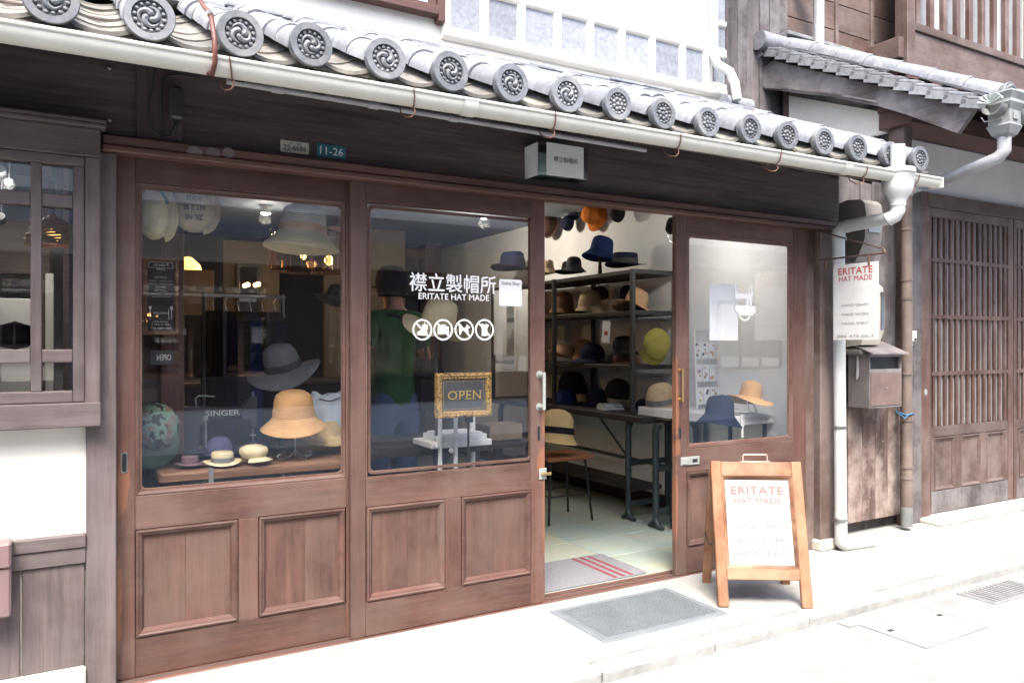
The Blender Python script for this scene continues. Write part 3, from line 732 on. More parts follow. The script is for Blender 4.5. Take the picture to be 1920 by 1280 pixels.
# red-brown strap over tiles and gutter near the left
x = at(392, 60, -.5).x
part('gutter_strap', MB().tube([(x - .01, -.30, 2.56), (x - .006, -.42, 2.475), (x - .002, GY - .01, 2.40), (x + .002, GY - GR - .02, 2.30), (x + .004, GY - GR - .02, 2.225), (x, GY - .03, 2.195), (x - .012, GY + .01, 2.21)], .0085, 8), M['rust_strap'], gut, 50)
for xj in (-.9, 1.35, 3.62):
    part('gutter_joint', MB().add(*_sleeve(xj)), M['gutter_plastic'], gut, 35)
part('strap_clip', MB().tube([(x - .004, GY + .002, 2.41), (x - .002, GY - .018, 2.392)], .0115, 8), M['steel'], gut, 50)
# conduit under the gutter
a, b = at(425, 152, -.40), at(1010, 262, -.40)
cd = part('conduit', MB().tube([(a.x, -.40, a.z), (b.x + .6, -.40, b.z + .03)], .012, 10), M['grey_pipe'], shop, 40)
for px in (520, 700, 850):
    q = at(px, 150, -.40).x; zq = a.z + (b.z + .03 - a.z) * (q - a.x) / (b.x + .6 - a.x)
    part('coupling', MB().tube([(q - .02, -.40, zq), (q + .02, -.40, zq)], .0155, 10), M['grey_pipe'], cd, 40)
# hopper, elbows and downpipe
hx = at(1683, 350, GY).x
hb = MB()
sec = [(.092, gz(hx) + .028), (.098, gz(hx) + .026), (.098, gz(hx) + .0), (.09, gz(hx) - .006), (.088, gz(hx) - .075), (.078, gz(hx) - .11), (.055, gz(hx) - .14), (.046, gz(hx) - .16), (.046, gz(hx) - .185)]
T = Matrix.Translation((hx, GY, 0))
hb.lathe([(r, z) for r, z in sec], 24, T, 1.0, .95)
dp = grp('downpipe', shop)
part('hopper', hb, M['pipe_plastic'], dp, 50)
pr = .037
xw, yw = 4.165, -.10
zt = gz(hx) - .165
part('upper_elbow', MB().tube([(hx, GY, zt + .01), (hx, GY, zt - .045), (hx - .005, GY + .012, zt - .072), (hx - .02, GY + .05, zt - .092)], pr + .004, 14), M['pipe_plastic'], dp, 50)
p0 = Vector((hx - .015, GY + .04, zt - .085)); p1 = Vector((xw, yw - .03, 2.03))
part('diagonal_pipe', MB().tube([p0, p1], pr, 14), M['pipe_plastic'], dp, 50)
part('lower_elbow', MB().tube([p1 + (p0 - p1).normalized()*.05, p1, (xw, yw, 2.005), (xw, yw, 1.95)], pr + .004, 14), M['pipe_plastic'], dp, 50)
part('pipe', MB().tube([(xw, yw, 1.97), (xw + .02, yw, .22)], pr, 14), M['pipe_plastic'], dp, 50)
part('foot_pipe', MB().tube([(xw + .02, yw, .24), (xw + .022, yw, .1), (xw + .026, yw, .055), (xw + .05, yw - .0, .034), (xw + .1, yw, .03), (xw + .30, yw - .02, .03)], pr + .002, 14), M['grey_pipe'] if False else M['pipe_plastic'], dp, 50)
for zz in (.78, .2, 1.96, 1.5):
    part('pipe_band', MB().tube([(xw + .012, yw, zz - .008), (xw + .012, yw, zz + .008)], pr + .005, 14), M['steel'], dp, 50)
# pipe coming down the upper wall, over the tiles and into the hopper
px_ = at(1338, 100, .9).x
rp = [(px_, .90, 5.2), (px_, .90, 3.42), (px_ + .0, .86, 3.34), (px_ + .06, .80, 3.28), (px_ + .07, .76, 3.19), (px_ + .075, .74, 3.06)]
part('rain_pipe', MB().tube(rp, .033, 14), M['pipe_plastic'], shop, 50)
part('rain_pipe', MB().tube([(hx, GY, 2.44), (hx, GY, 2.27)], .04, 16), M['pipe_plastic'], shop, 50)

# ---- upper storey
UY = .96
uw = part('upper_wall', MB().box(-2.6, 4.235, UY, UY + .15, 3.0, 5.6), M['white_plaster'], shop)
sqx = [(843, 898), (915, 967), (984, 1036), (1050, 1096), (1112, 1156), (1170, 1212), (1228, 1269), (1284, 1313)]
zb, zt2 = 3.205, 3.455
for i, (a, b) in enumerate(sqx):
    xa, xb = at(a, 60, UY).x, at(b, 60, UY).x
    part('wall_tile', MB().box(xa - .012, xb + .012, UY - .012, UY + .01, zb - .012 + random.uniform(-.006, .006), zt2 + .012, .003), M['slate_tile'], uw)
edges = [at(835, 60, UY).x] + [at((a[1] + b[0]) / 2, 60, UY).x for a, b in zip(sqx[:-1], sqx[1:])] + [at(1321, 60, UY).x]
for xe in edges:
    part('plaster_ridge', MB().tube([(xe, UY - .006, zb - .02), (xe, UY - .006, zt2 + .02)], .033, 10), M['white_plaster'], uw, 50)
part('plaster_ridge', MB().tube([(edges[0] - .03, UY - .005, zt2 + .025), (4.235, UY - .005, zt2 + .025)], .032, 10), M['white_plaster'], uw, 50)
part('plaster_ridge', MB().tube([(edges[0] - .03, UY - .005, zb - .03), (4.235, UY - .005, zb - .03)], .04, 10), M['white_plaster'], uw, 50)
for k in range(8):                                          # tiled corner strip
    z0 = 3.22 + k * .235
    part('wall_tile', MB().box(4.13, 4.245, UY - .012, UY + .2, z0 + .02, z0 + .215, .003), M['slate_tile'], uw)
    part('plaster_ridge', MB().tube([(4.11, UY - .006, z0), (4.24, UY - .006, z0)], .028, 10), M['white_plaster'], uw, 50)
wd = grp('upper_window', shop)
wx1 = at(828, 20, UY).x; wz0 = 3.275
part('frame', MB().box(wx1 - .05, wx1, UY - .06, UY, wz0 - .06, 4.5, .004).box(wx1 - 1.4, wx1 - .051, UY - .075, UY, wz0 - .03, wz0 + .03, .004).box(wx1 - 1.4, wx1 - .051, UY - .05, UY, 4.2, 4.26, .004), M['red_beam_wood'], wd)
part('stile', MB().box(wx1 - .10, wx1 - .052, UY - .04, UY, wz0 + .031, 4.199, .003).box(wx1 - .75, wx1 - .70, UY - .04, UY, wz0 + .031, 4.199, .003), M['red_beam_wood'], wd)
part('pane', MB().box(wx1 - .70, wx1 - .10, UY - .02, UY - .005, wz0 + .031, 4.199), M['frosted_glass'], wd)
part('pane', MB().box(wx1 - 1.4, wx1 - .75, UY - .02, UY - .005, wz0 + .031, 4.199), M['frosted_glass'], wd)
part('upper_eave', MB().prism([(.2, 5.55), (.2, 5.62), (2.5, 6.7), (2.5, 6.6)], -2.6, 4.5, 'yz'), M['roof_tile'], shop)

# ---- small fittings on the beam
p = at(329, 198, -.018)
jb = thing('junction_box', 'slim dark cable box on the short post under the gutter', 'junction box', (p.x, -.018, p.z))
part('case', MB().box(-.024, .024, -.05, 0, -.062, .062, .008), M['black_plastic'], jb)
part('gland', MB().tube([(-.012, -.025, -.06), (-.012, -.025, -.08)], .006, 8).tube([(.012, -.025, -.06), (.012, -.025, -.082)], .006, 8), M['black_plastic'], jb, 40)
def pt(px, py, Y=-.03): q = at(px, py, Y); return (q.x, q.y, q.z)
part('cable', MB().tube([pt(*q) for q in ((372, 146), (340, 141), (315, 142), (306, 152), (303, 180), (303, 210), (305, 235), (313, 250), (325, 250), (331, 236), (334, 228))], .0045, 7), M['cable'], jb, 60).location = (-p.x, .018, -p.z)
part('cable', MB().tube([pt(*q) for q in ((291, 130), (286, 160), (279, 190), (278, 218), (286, 245), (303, 258), (322, 255), (328, 240), (329, 229))], .0045, 7), M['cable'], jb, 60).location = (-p.x, .018, -p.z)
def plate(px0, px1, ztop_px, zbot_px, mat, label, txt, tmat, extra=None):
    a = at(px0, zbot_px, 0); b = at(px1, zbot_px, 0); h = (zbot_px - ztop_px) * mpp((px0 + px1) / 2, 0)
    z0 = a.z
    t = thing('number_plate', label, 'number plate', (a.x, 0, z0))
    w = b.x - a.x
    part('plate', MB().box(0, w, -.005, -.0005, 0, h, .002), mat, t)
    part('digits', MB().text(txt, (w*.1, -.0056, h*.2), U, V, w*.8, h*(.42 if extra else .58), .012), tmat, t)
    if extra: part('heading', MB().text(extra, (w*.3, -.0056, h*.7), U, V, w*.42, h*.18, .01), tmat, t)
plate(525.5, 579, 262, 284.5, M['cream_enamel'], 'cream number plate reading 22-6686 on the dark beam', '22-6686', M['dark_print'], 'ア  個')
plate(594, 648, 268.5, 293.5, M['teal_enamel'], 'teal number plate reading 11-26 on the dark beam', '11-26', M['white_vinyl'])
# lit box sign (acrylic box round a white panel)
a = at(990, 325, -.0); 
lb = thing('box_sign', 'small white box sign with black characters in a clear acrylic case above the doorway', 'sign')
xa, xb = at(1013, 300, -.15).x, at(1103, 300, -.15).x; z0, z1 = at(1013, 327, -.15).z, at(1013, 263, -.15).z
part('side_panel', MB().box(xa, xa + .006, -.125, -.002, z0 + .004, z1 - .002, .001), M['sign_board'], lb)
part('case', MB().box(xa - .001, xb, -.15, -.126, z0, z1, .001).box(xa + .007, xb, -.1255, -.01, z0, z0 + .004).box(xa + .007, xb, -.1255, -.01, z1 - .004, z1).box(xb - .004, xb, -.1255, -.01, z0 + .0045, z1 - .0045), M['acrylic'], lb)
part('front_panel', MB().box(xa + .034, xb - .03, -.1545, -.1505, z0 + .003, z1 - .005, .001), M['sign_board'], lb)
q0, q1 = at(1038, 300, -.155).x, at(1083, 300, -.155).x
part('lettering', MB().text('襟立製帽所', (q0, -.1552, (z0 + z1)/2 - .012), U, V, q1 - q0, 10 * mpp(1060, -.15), .004), M['dark_print'], lb)
part('back_box', MB().box(xa + .03, xb - .03, -.06, -.002, z0 + .03, z1 - .03, .004), M['sign_board'], lb)
# stray screws in the beam
for px, py in ((205, 131), (205, 228)):
    q = at(px, py, 0)
    part('screw_eye', MB().tube([(q.x, 0, q.z), (q.x, -.015, q.z)], .004, 6).ball((q.x, -.018, q.z), .008, 8, 5), M['screw'], shop, 40)
# dark plate and thing at the far left of the planks
q = at(10, 1080, -.08)
rb = thing('meter_cover', 'mauve painted metal box at the left edge by the plank wall', 'box', (q.x - .10, -.0, .36))
part('body', MB().box(-.1, at(20, 1080, -.12).x - (q.x - .10), -.12, -.03, 0, .17, .006), M['mauve_paint'], rb)
part('lid', MB().box(-.1, at(20, 1080, -.12).x - (q.x - .10) - .0, -.128, -.03, .1705, .255, .006), M['mauve_paint'], rb)
# ================================================================== SIGNS AND STREET FURNITURE
def aboard():
    fl, fr = gnd(1357, 1137), gnd(1513, 1140)
    mid = (fl + fr) / 2; rz = math.atan2(fr.y - fl.y, fr.x - fl.x)
    t = thing('sandwich_board', 'orange wooden sandwich board with a white panel and red lettering on the pavement', 'sandwich board', (mid.x, mid.y, 0), (0, 0, rz))
    W = (fr - fl).length / 2 + .028; H_ = .69; B = .195; a = math.atan2(B, H_); L = math.hypot(B, H_)
    Fm = Matrix.Rotation(-a, 4, 'X'); sw = .052; ty = .032
    for sx in (-1, 1):
        x0, x1 = (-W, -W + sw) if sx < 0 else (W - sw, W)
        part('leg', MB().box(x0, x1, -ty/2, ty/2, .0, L, .004, Fm), M['aboard_wood_upright'], t)
    part('top_rail', MB().box(-W + sw, W - sw, -ty/2 + .003, ty/2 - .003, L - .075, L - .002, .003, Fm), M['aboard_wood_level'], t)
    part('bottom_rail', MB().box(-W + sw, W - sw, -ty/2 + .003, ty/2 - .003, .13, .185, .003, Fm), M['aboard_wood_level'], t)
    x0, x1, z0, z1 = -W + sw, W - sw, .185, L - .075
    part('inner_trim', MB().ring(x0, x1, z0, z1, [(0, -.012), (0, -.013), (.004, -.012), (.017, -.001), (.017, .004)], M=Fm), M['aboard_wood_level'], t)
    part('panel', MB().box(x0 + .012, x1 - .012, .002, .007, z0 + .012, z1 - .012, 0, Fm), M['board_white'], t)
    u = Vector((1, 0, 0)); v = (Fm @ Vector((0, 0, 1))); nrm = Fm @ Vector((0, 1, 0))
    w = x1 - x0; h = z1 - z0
    def line(s, zf, wf, hf, mat, bold=.008, space=1.05):
        org = u * (-w*wf/2) + v * (z0 + h*zf) + nrm * .0012
        part('lettering', MB().text(s, org, u, v, w*wf, h*hf, bold, space), mat, t)
    line('ERITATE', .80, .74, .085, M['faded_red_print'], .03); line('HAT MADE', .70, .66, .06, M['faded_red_print'], .02)
    line('HAND CRAFT', .42, .70, .05, M['pale_print'], .02); line('HAND WORK', .28, .70, .05, M['pale_print'], .02); line('HAND SPIRIT', .13, .70, .05, M['pale_print'], .02)
    Bm = Matrix.Translation((0, 2*B, 0)) @ Matrix.Rotation(a, 4, 'X')
    for sx in (-1, 1):
        x0, x1 = (-W - .004, -W + sw - .01) if sx < 0 else (W - sw + .01, W + .004)
        part('back_leg', MB().box(x0, x1, -.012, .012, .0, L - .04, .004, Bm), M['aboard_wood_upright'], t)
    part('back_rail', MB().box(-W + sw, W - sw, -.01, .01, .13, .185, .003, Bm).box(-W + sw, W - sw, -.01, .01, L - .15, L - .1, .003, Bm), M['aboard_wood_level'], t)
    part('back_panel', MB().box(-W + sw - .005, W - sw + .005, -.003, .003, .186, L - .151, 0, Bm), M['aboard_wood_level'], t)
    part('stay', MB().tube([(-W - .006, .085, .29), (-W - .01, .18, .262), (-W - .006, 2*B - .085, .295)], .004, 6).tube([(W + .006, .085, .29), (W + .01, .18, .262), (W + .006, 2*B - .085, .295)], .004, 6), M['dark_iron'], t, 40)
    tp = Fm @ Vector((0, 0, L))
    part('handle', MB().tube([(-.062, tp.y, tp.z), (-.062, tp.y, tp.z + .03), (-.056, tp.y, tp.z + .037), (.056, tp.y, tp.z + .037), (.062, tp.y, tp.z + .03), (.062, tp.y, tp.z)], .004, 8).box(-.075, .075, tp.y - .012, tp.y + .012, tp.z - .002, tp.z + .003, .001), M['copper_pale'], t, 40)
plain('pale_print', (.15, .165, .165), .7, var=.05, bump=0); plain('copper_pale', (.6, .42, .36), .4, metal=.5)
aboard()

# rubber stud mat outside, wiped carpet mat inside
plain('rubber_grey', (.13, .147, .158), .7, var=.15, bump=.3); plain('carpet_grey', (.19, .195, .215), .95, var=.15, scale=60, bump=.9, bscale=500); plain('carpet_red', (.2, .045, .06), .95, var=.2, scale=40, bump=.9, bscale=500)
a, b, c, d = gnd(1030, 1147), gnd(1133, 1205), gnd(1250, 1100), gnd(1365, 1152)
mx0, mx1, my0, my1 = 2.002, 2.742, -.575, -.117
t = thing('door_mat', 'grey rubber door mat with raised studs on the pavement in front of the doorway', 'door mat', ((mx0 + mx1)/2, (my0 + my1)/2, 0))
w, h = (mx1 - mx0)/2, (my1 - my0)/2
part('mat_base', MB().ring(-w, w, -h, h, [(0, 0.0), (.004, .005), (.016, .009), (.02, .007), (.021, .0)], .012, 3, Matrix.Rotation(R(90), 4, 'X') @ Matrix.Scale(-1, 4, (0, 1, 0)) if False else Matrix(((1, 0, 0, 0), (0, 0, 1, 0), (0, 1, 0, 0), (0, 0, 0, 1)))), M['rubber_grey'], t)
part('mat_field', MB().box(-w + .0205, w - .0205, -h + .0205, h - .0205, .001, .0068), M['rubber_grey'], t)
st = MB()
for i in range(38):
    for j in range(22):
        cx = -w + .05 + (2*w - .1) * i / 37; cy = -h + .048 + (2*h - .096) * j / 21
        if (i // 2 + j) % 2: st.box(cx - .0065, cx + .0065, cy - .0035, cy + .0035, .0065, .012, .0015)
        else: st.box(cx - .0035, cx + .0035, cy - .0065, cy + .0065, .0065, .012, .0015)
part('studs', st, M['rubber_grey'], t, kind='stuff')

# hanging plate sign on an iron bracket
X0 = 4.06
hs = thing('bracket_sign', 'white metal plate sign with red lettering hanging from a rusty bracket by the downpipe', 'sign', (X0, -.03, 0))
def L_(p): return (0, p.y + .03, p.z)
a1, a2 = atX(1535, 488, X0), atX(1660, 474, X0); b1 = atX(1535, 433, X0); b2 = atX(1656, 466, X0)
part('bracket', MB().tube([(0, 0, a1.z), L_(a2)], .006, 8).tube([(0, 0, b1.z), L_(b2)], .0045, 8).tube([L_(b2), L_(a2)], .006, 8).box(-.012, .012, -.004, 0, a1.z - .03, b1.z + .03), M['rust_iron'] if 'rust_iron' in M else plain('rust_iron', (.12, .075, .06), .6, metal=.4, var=.3), hs, 40)
s0, s1 = atX(1563, 498, X0), atX(1647, 486, X0); sb = atX(1563, 637, X0)
y0, y1 = s0.y + .03, s1.y + .03; zt_, zb_ = s0.z, sb.z
for yy in (y0 + .06, y1 + .06):
    part('hanger', MB().box(-.006, .006, yy - .007, yy + .007, zt_ - .02, a1.z + .002, .002), M['rust_iron'], hs)
part('plate', MB().box(-.002, .002, y1, y0, zb_, zt_, .0006), M['plate_white'], hs)
w = y0 - y1; h = zt_ - zb_
for sd in (-1, 1):
    u = Vector((0, -1, 0)) if sd < 0 else Vector((0, 1, 0))
    start = y0 if sd < 0 else y1
    def ln(s, zf, wf, hf, mat, bold):
        org = Vector((sd*.0026, start, zb_ + h*zf)) + u * (w*(1 - wf)/2)
        part('lettering', MB().text(s, org, u, V, w*wf, h*hf, bold, 1.03), mat, hs)
    ln('ERITATE', .865, .76, .085, M['red_print'], .02); ln('HAT MADE', .775, .74, .065, M['red_print'], .014)
    ln('SINCE HANDMADE HATS', .60, .7, .022, M['pale_print'], .002) if False else None
    ln('HAND CRAFT', .44, .6, .032, M['faded_grey_print'], .012); ln('HAND WORK', .32, .6, .032, M['faded_grey_print'], .012); ln('HAND SPIRIT', .20, .6, .032, M['faded_grey_print'], .012)
    ln('086 473 00-7', .03, .82, .034, M['faded_grey_print'], .012)

# electric meters on the wall between the houses
em = thing('electric_meter', 'brown grey electric meter housing with a glass window behind the diagonal downpipe', 'electric meter', (4.504, .15, 0))
zt_, zb_ = at(1624, 372, -.05).z, at(1624, 488, -.05).z
mb = MB()
pr_ = [(0, zt_), (-.06, zt_ + .012), (-.16, zt_ + .0), (-.19, zt_ - .03), (-.2, zt_ - .1), (-.19, zb_ + .14), (-.15, zb_ + .05), (-.12, zb_), (0, zb_)]
part('housing', mb.prism(pr_, 0, .175, 'yz'), M['meter_body'], em, 25)
part('window', MB().box(.03, .15, -.204, -.192, zb_ + .19, zb_ + .30, .003), M['mirror_glass'], em)
zc = zb_ + .245
part('dial', MB().box(.04, .14, -.1915, -.189, zc - .04, zc + .04), M['paper'], em)
em2 = thing('meter_box', 'beige meter box below the electric meter, half hidden behind the hanging plate sign', 'meter box', (4.504, .15, 0))
zt2_, zb2_ = at(1650, 530, -.05).z, at(1650, 652, -.05).z
part('housing', MB().prism([(0, zt2_), (-.14, zt2_ + .01), (-.19, zt2_ - .03), (-.2, zt2_ - .1), (-.2, zb2_ + .12), (-.16, zb2_ + .02), (0, zb2_)], 0, .19, 'yz'), M['meter_beige'], em2, 25)
part('window', MB().box(.15, .185, -.204, -.199, zb2_ + .12, zt2_ - .06, .003), M['mirror_glass'], em2)
part('skirt', MB().box(.0, .18, -.17, -.0, zb2_ - .05, zb2_ - .001, .015), M['meter_body'], em2)
part('cable', MB().tube([(.03, -.12, zb2_ - .04), (.02, -.12, zb2_ - .18), (.05, -.1, zb2_ - .26), (.1, -.06, zb2_ - .2), (.1, -.05, zb2_ - .04)], .011, 8).tube([(.07, -.13, zb2_ - .04), (.07, -.13, zb2_ - .2), (.1, -.09, zb2_ - .27), (.14, -.06, zb2_ - .2), (.15, -.05, zb2_ - .04)], .011, 8), M['grey_pipe'], em2, 40)
# mailbox
mbx = thing('mailbox', 'brown metal wall mailbox with an open slot and sloping lid beside the white downpipe', 'mailbox', (4.526, .1, .88))
w = .338
part('body', MB().box(0, .008, -.16, 0, 0, .36).box(w - .008, w, -.16, 0, 0, .36).box(.008, w - .008, -.01, 0, 0, .36).box(.008, w - .008, -.16, -.01, 0, .01).box(.008, w - .008, -.16, -.15, .23, .255).box(.008, w - .008, -.16, -.15, .335, .36), M['post_metal'], mbx)
part('front_door', MB().box(.01, w - .01, -.166, -.152, .012, .228, .003), M['post_brown'], mbx)
part('slot_back', MB().box(.009, w - .009, -.14, -.1, .2, .35), M['black_metal'], mbx)
part('lid', MB().prism([(-.2, .352), (-.2, .36), (0, .44), (0, .43)], -.02, w + .025, 'yz'), M['post_metal'], mbx)
part('lock_button', MB().ball((w/2, -.168, .13), .005, 8, 5), M['pale_metal'], mbx, 40)

# ================================================================== NEIGHBOURING HOUSE
nb = thing('neighbouring_house', 'old wooden house with lattice doors and a grey tiled pent roof at the right', 'house', (0, 0, 0))
NY = .15
wl = part('side_wall', MB().box(4.31, 5.38, .19, .26, 0, 2.5), M['weathered_wood'], nb)
xs = [4.315, 4.45, 4.6, 4.74, 4.86, 5.0, 5.12, 5.25, 5.378]
for a, b in zip(xs[:-1], xs[1:]):
    part('plank', MB().box(a + .002, b - .002, .165 + random.uniform(-.01, .01), .1895, .07, 2.45, .003), M['weathered_wood'], wl)
part('post', MB().box(5.14, 5.2, .08, .164, 0, 2.35, .004), M['house_wood_upright'], wl)
part('post', MB().box(5.23, 5.375, .12, .164, 0, 2.45, .004), M['weathered_wood'], wl)
gt = grp('low_gate', nb)
xs = [4.55, 4.70, 4.845, 4.985, 5.13]
for a, b in zip(xs[:-1], xs[1:]):
    part('plank', MB().box(a + .0015, b - .0015, .12 + random.uniform(-.003, .003), .14, .085, .90, .003), M['fence_wood'], gt)
part('rail', MB().box(4.55, 5.13, .1405, .16, .2, .27, .003).box(4.55, 5.13, .1405, .16, .7, .77, .003), M['fence_wood'], gt)
for xx in (4.63, 4.78, 4.92, 5.06):
    for zz in (.62, .24): part('nail', MB().ball((xx, .117, zz), .004, 6, 4), M['pale_metal'], gt)
# brown rain pipe
q = at(1700, 700, .03)
bp = grp('downpipe', nb)
zt_ = 2.36
part('pipe', MB().tube([(q.x, .03, zt_), (q.x, .03, .16)], .036, 14), M['brown_pipe'], bp, 40)
part('pipe_foot', MB().tube([(q.x, .03, .162), (q.x, .03, .03)], .038, 14), M['copper_green'], bp, 40)
for py in (430, 525, 560, 700, 787, 875, 895):
    zz = at(1700, py, .03).z; part('pipe_band', MB().tube([(q.x, .03, zz - .008), (q.x, .03, zz + .008)], .041, 14), M['brown_pipe'], bp, 40)
part('twine', MB().tube([(q.x + .045*math.cos(an), .03 + .045*math.sin(an), at(1700, 775, .03).z + .006*math.sin(3*an)) for an in [k*math.pi/6 for k in range(13)]], .005, 6).tube([(q.x - .04, -.012, at(1700, 775, .03).z), (q.x - .09, -.014, at(1700, 782, .03).z), (q.x - .14, .02, at(1700, 768, .03).z)], .005, 6), M['blue_twine'], bp, 40)
sw = thing('door_bell', 'small white door bell box on the post beside the lattice door', 'door bell', (at(1713, 630, .1).x, .118, at(1713, 632, .1).z))
part('case', MB().box(-.022, .022, -.03, 0, -.03, .045, .004), M['white_paint'], sw); part('button', MB().box(-.014, .014, -.033, -.03, -.026, -.006, .002), M['black_plastic'], sw)
part('wire', MB().tube([(.0, -.01, -.03), (.0, -.01, -.055), (-.03, -.01, -.07), (-.12, -.01, -.07)], .003, 6), M['white_paint'], sw, 40)
# lattice doors
fr_ = part('front_wall', MB().box(5.38, 9.2, NY + .06, NY + .16, 0, 3.2), M['dim_plaster'], nb)
part('corner_post', MB().box(5.382, 5.498, NY - .02, NY + .0595, 0.02, 2.42, .005), M['lattice_wood'], fr_)
part('plaster_band', MB().box(5.30, 9.2, NY + .02, NY + .0595, 2.425, 2.80), M['dim_plaster'], fr_)
part('eave_beam', MB().box(4.92, 9.2, -.1, NY + .0, 2.80, 2.92, .004).box(4.92, 9.2, -.0, NY + .01, 2.921, 3.2, .004), M['red_beam_wood'], fr_)
part('door_head', MB().box(5.5, 9.2, NY - .015, NY + .0595, 2.32, 2.42, .004), M['house_wood_level'], fr_)
part('step', MB().box(5.36, 9.2, -.03, NY + .2, 0.001, .03, .006), M['stone'], fr_)
for di, (lx0, lx1) in enumerate(((5.5, 6.66), (6.66, 7.82), (7.82, 8.98))):
    ld = grp('lattice_door', nb); y0 = NY - (.004 if di % 2 else -.0)
    part('stile', MB().box(lx0 + .001, lx0 + .045, y0, y0 + .035, .035, 2.319, .003), M['lattice_wood'], ld)
    part('stile', MB().box(lx1 - .075, lx1 - .001, y0, y0 + .035, .035, 2.319, .003), M['lattice_wood'], ld)
    a, b = lx0 + .0455, lx1 - .0755
    for (z0, z1) in ((2.25, 2.318), (.605, .685), (.036, .20)):
        part('rail', MB().box(a, b, y0 + .003, y0 + .034, z0, z1, .003), M['house_wood_level'] if z0 > .1 else M['weathered_wood'], ld)
    n = 14
    for k in range(n):
        cx = a + (b - a) * (k + .5) / n
        part('lattice_bar', MB().box(cx - .014, cx + .014, y0 + .001, y0 + .02, .6855, 2.2495, .002), M['lattice_wood'], ld)
    for zz in (1.915, 1.49, 1.065):
        part('cross_bar', MB().box(a, b, y0 - .002, y0 + .0008, zz, zz + .03, .001), M['lattice_wood'], ld)
    part('pane', MB().box(a, b, y0 + .0215, y0 + .0245, .686, 2.2495), M['lattice_pane'], ld)
    for k in range(3):
        pa = a + (b - a) * k / 3; pb = a + (b - a) * (k + 1) / 3
        part('panel', MB().box(pa + .05, pb - .05, y0 + .018, y0 + .03, .2, .605), M['house_wood_upright'], ld)
        part('panel_trim', MB().ring(pa + .042, pb - .042, .205, .6, [(0, y0 + .004), (.004, y0 - .001), (.012, y0 + .002), (.024, y0 + .017)]), M['house_wood_upright'], ld)
        if k < 2: part('muntin', MB().box(pb - .042, pb + .042, y0 + .004, y0 + .03, .2005, .6045, .002), M['house_wood_upright'], ld)
        if k == 0: part('muntin', MB().box(pa, pa + .042, y0 + .004, y0 + .03, .2005, .6045, .002), M['house_wood_upright'], ld)
        if k == 2: part('muntin', MB().box(pb - .042, pb, y0 + .004, y0 + .03, .2005, .6045, .002), M['house_wood_upright'], ld)
    if di == 0:
        zc = at(1724, 735, NY).z
        part('key_plate', MB().lathe([(0, .004), (.022, .004), (.024, 0)], 16, Matrix.Translation((lx0 - .06, NY - .02, zc)) @ Matrix.Rotation(R(90), 4, 'X') @ Matrix.Scale(.7, 4, (1, 0, 0))), M['pale_metal'], ld, 40)
# pent roof of the neighbour, seen from its gable end
GX = 4.84
pr2 = part('pent_roof', MB().prism([(-.62, 2.735), (-.62, 2.765), (1.05, 3.60), (1.05, 3.56)], GX + .045, 9.2, 'yz'), M['soffit_wood'], nb)
barge = [(1.30, 3.42), (1.0, 3.32), (.757, 3.225), (.53, 3.145), (.292, 3.036), (.1, 2.95), (-.113, 2.835), (-.453, 2.629), (-.56, 2.755), (.25, 3.165), (1.02, 3.56), (1.38, 3.44)]
part('bargeboard', MB().prism(barge, GX, GX + .04, 'yz'), M['weathered_wood_across'], pr2)
part('barge_moulding', MB().prism([(1.30, 3.435), (.757, 3.245), (.292, 3.056), (.1, 2.97), (.1, 2.985), (.292, 3.071), (.757, 3.26), (1.30, 3.45)], GX - .008, GX - .0005, 'yz'), M['weathered_wood_across'], pr2)
part('gable_plaster', MB().prism([(1.0, 2.80), (.1, 2.80), (.1, 2.92), (1.0, 3.30)], 5.0, 5.03, 'yz'), M['white_plaster'], pr2)
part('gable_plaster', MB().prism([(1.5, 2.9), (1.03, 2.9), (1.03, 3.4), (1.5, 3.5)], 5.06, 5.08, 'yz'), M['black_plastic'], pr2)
part('gable_post', MB().box(4.99, 5.05, 1.001, 1.05, 2.9, 3.36, .003), M['house_wood_upright'], pr2)
part('gable_post', MB().box(4.96, 5.045, -.02, .099, 2.5, 2.95, .003), M['house_wood_upright'], pr2)
e0, e1 = Vector((GX - .05, -.66, 2.775)), Vector((GX - .05, 1.02, 3.66))
sl2 = math.atan2(e1.z - e0.z, e1.y - e0.y); ax = (e1 - e0).normalized(); Ls = (e1 - e0).length
vt = MB().box(0, .24, 0, .16, 0, .018, .003).box(0, .014, 0, .16, -.055, -.0005, .003).mesh('verge_tile', M['grey_roof_tile'])
n = 15
for k in range(n):
    p = e0 + ax * (Ls * k / n)
    part('verge_tile', vt, None, pr2, loc=p, rot=(sl2 - .16, 0, 0))
ct2 = MB(); 
for (y, k) in ((0, 1), ): pass
for row, X in enumerate([GX + .10 + .28 * i for i in range(14)]):
    for k in range(7):
        p = Vector((X, -.70, 2.80)) + ax * (.265 * k) + Vector((0, 0, .0))
        part('cover_tile', cm, None, pr2, loc=p, rot=(sl2 + random.uniform(-.01, .01), 0, random.uniform(-.008, .008)))
        if k < 7: part('pan_tile', pfm if k == 0 else pm, None, pr2, loc=p + Vector((.14, -.01, -.012)), rot=(sl2 - .02, 0, 0))
    part('eave_disc', dm, None, pr2, loc=(X, -.71, 2.81), rot=(0, random.uniform(-3, 3), 0))
part('ridge_tile', MB().tube([(GX - .11, 1.07, 3.72), (GX + .3, 1.07, 3.72)], .075, 18), M['grey_roof_tile'], pr2, 40)
part('ridge_tile', MB().tube([(GX + .301, 1.07, 3.72), (9.2, 1.07, 3.72)], .07, 18), M['grey_roof_tile'], pr2, 40)
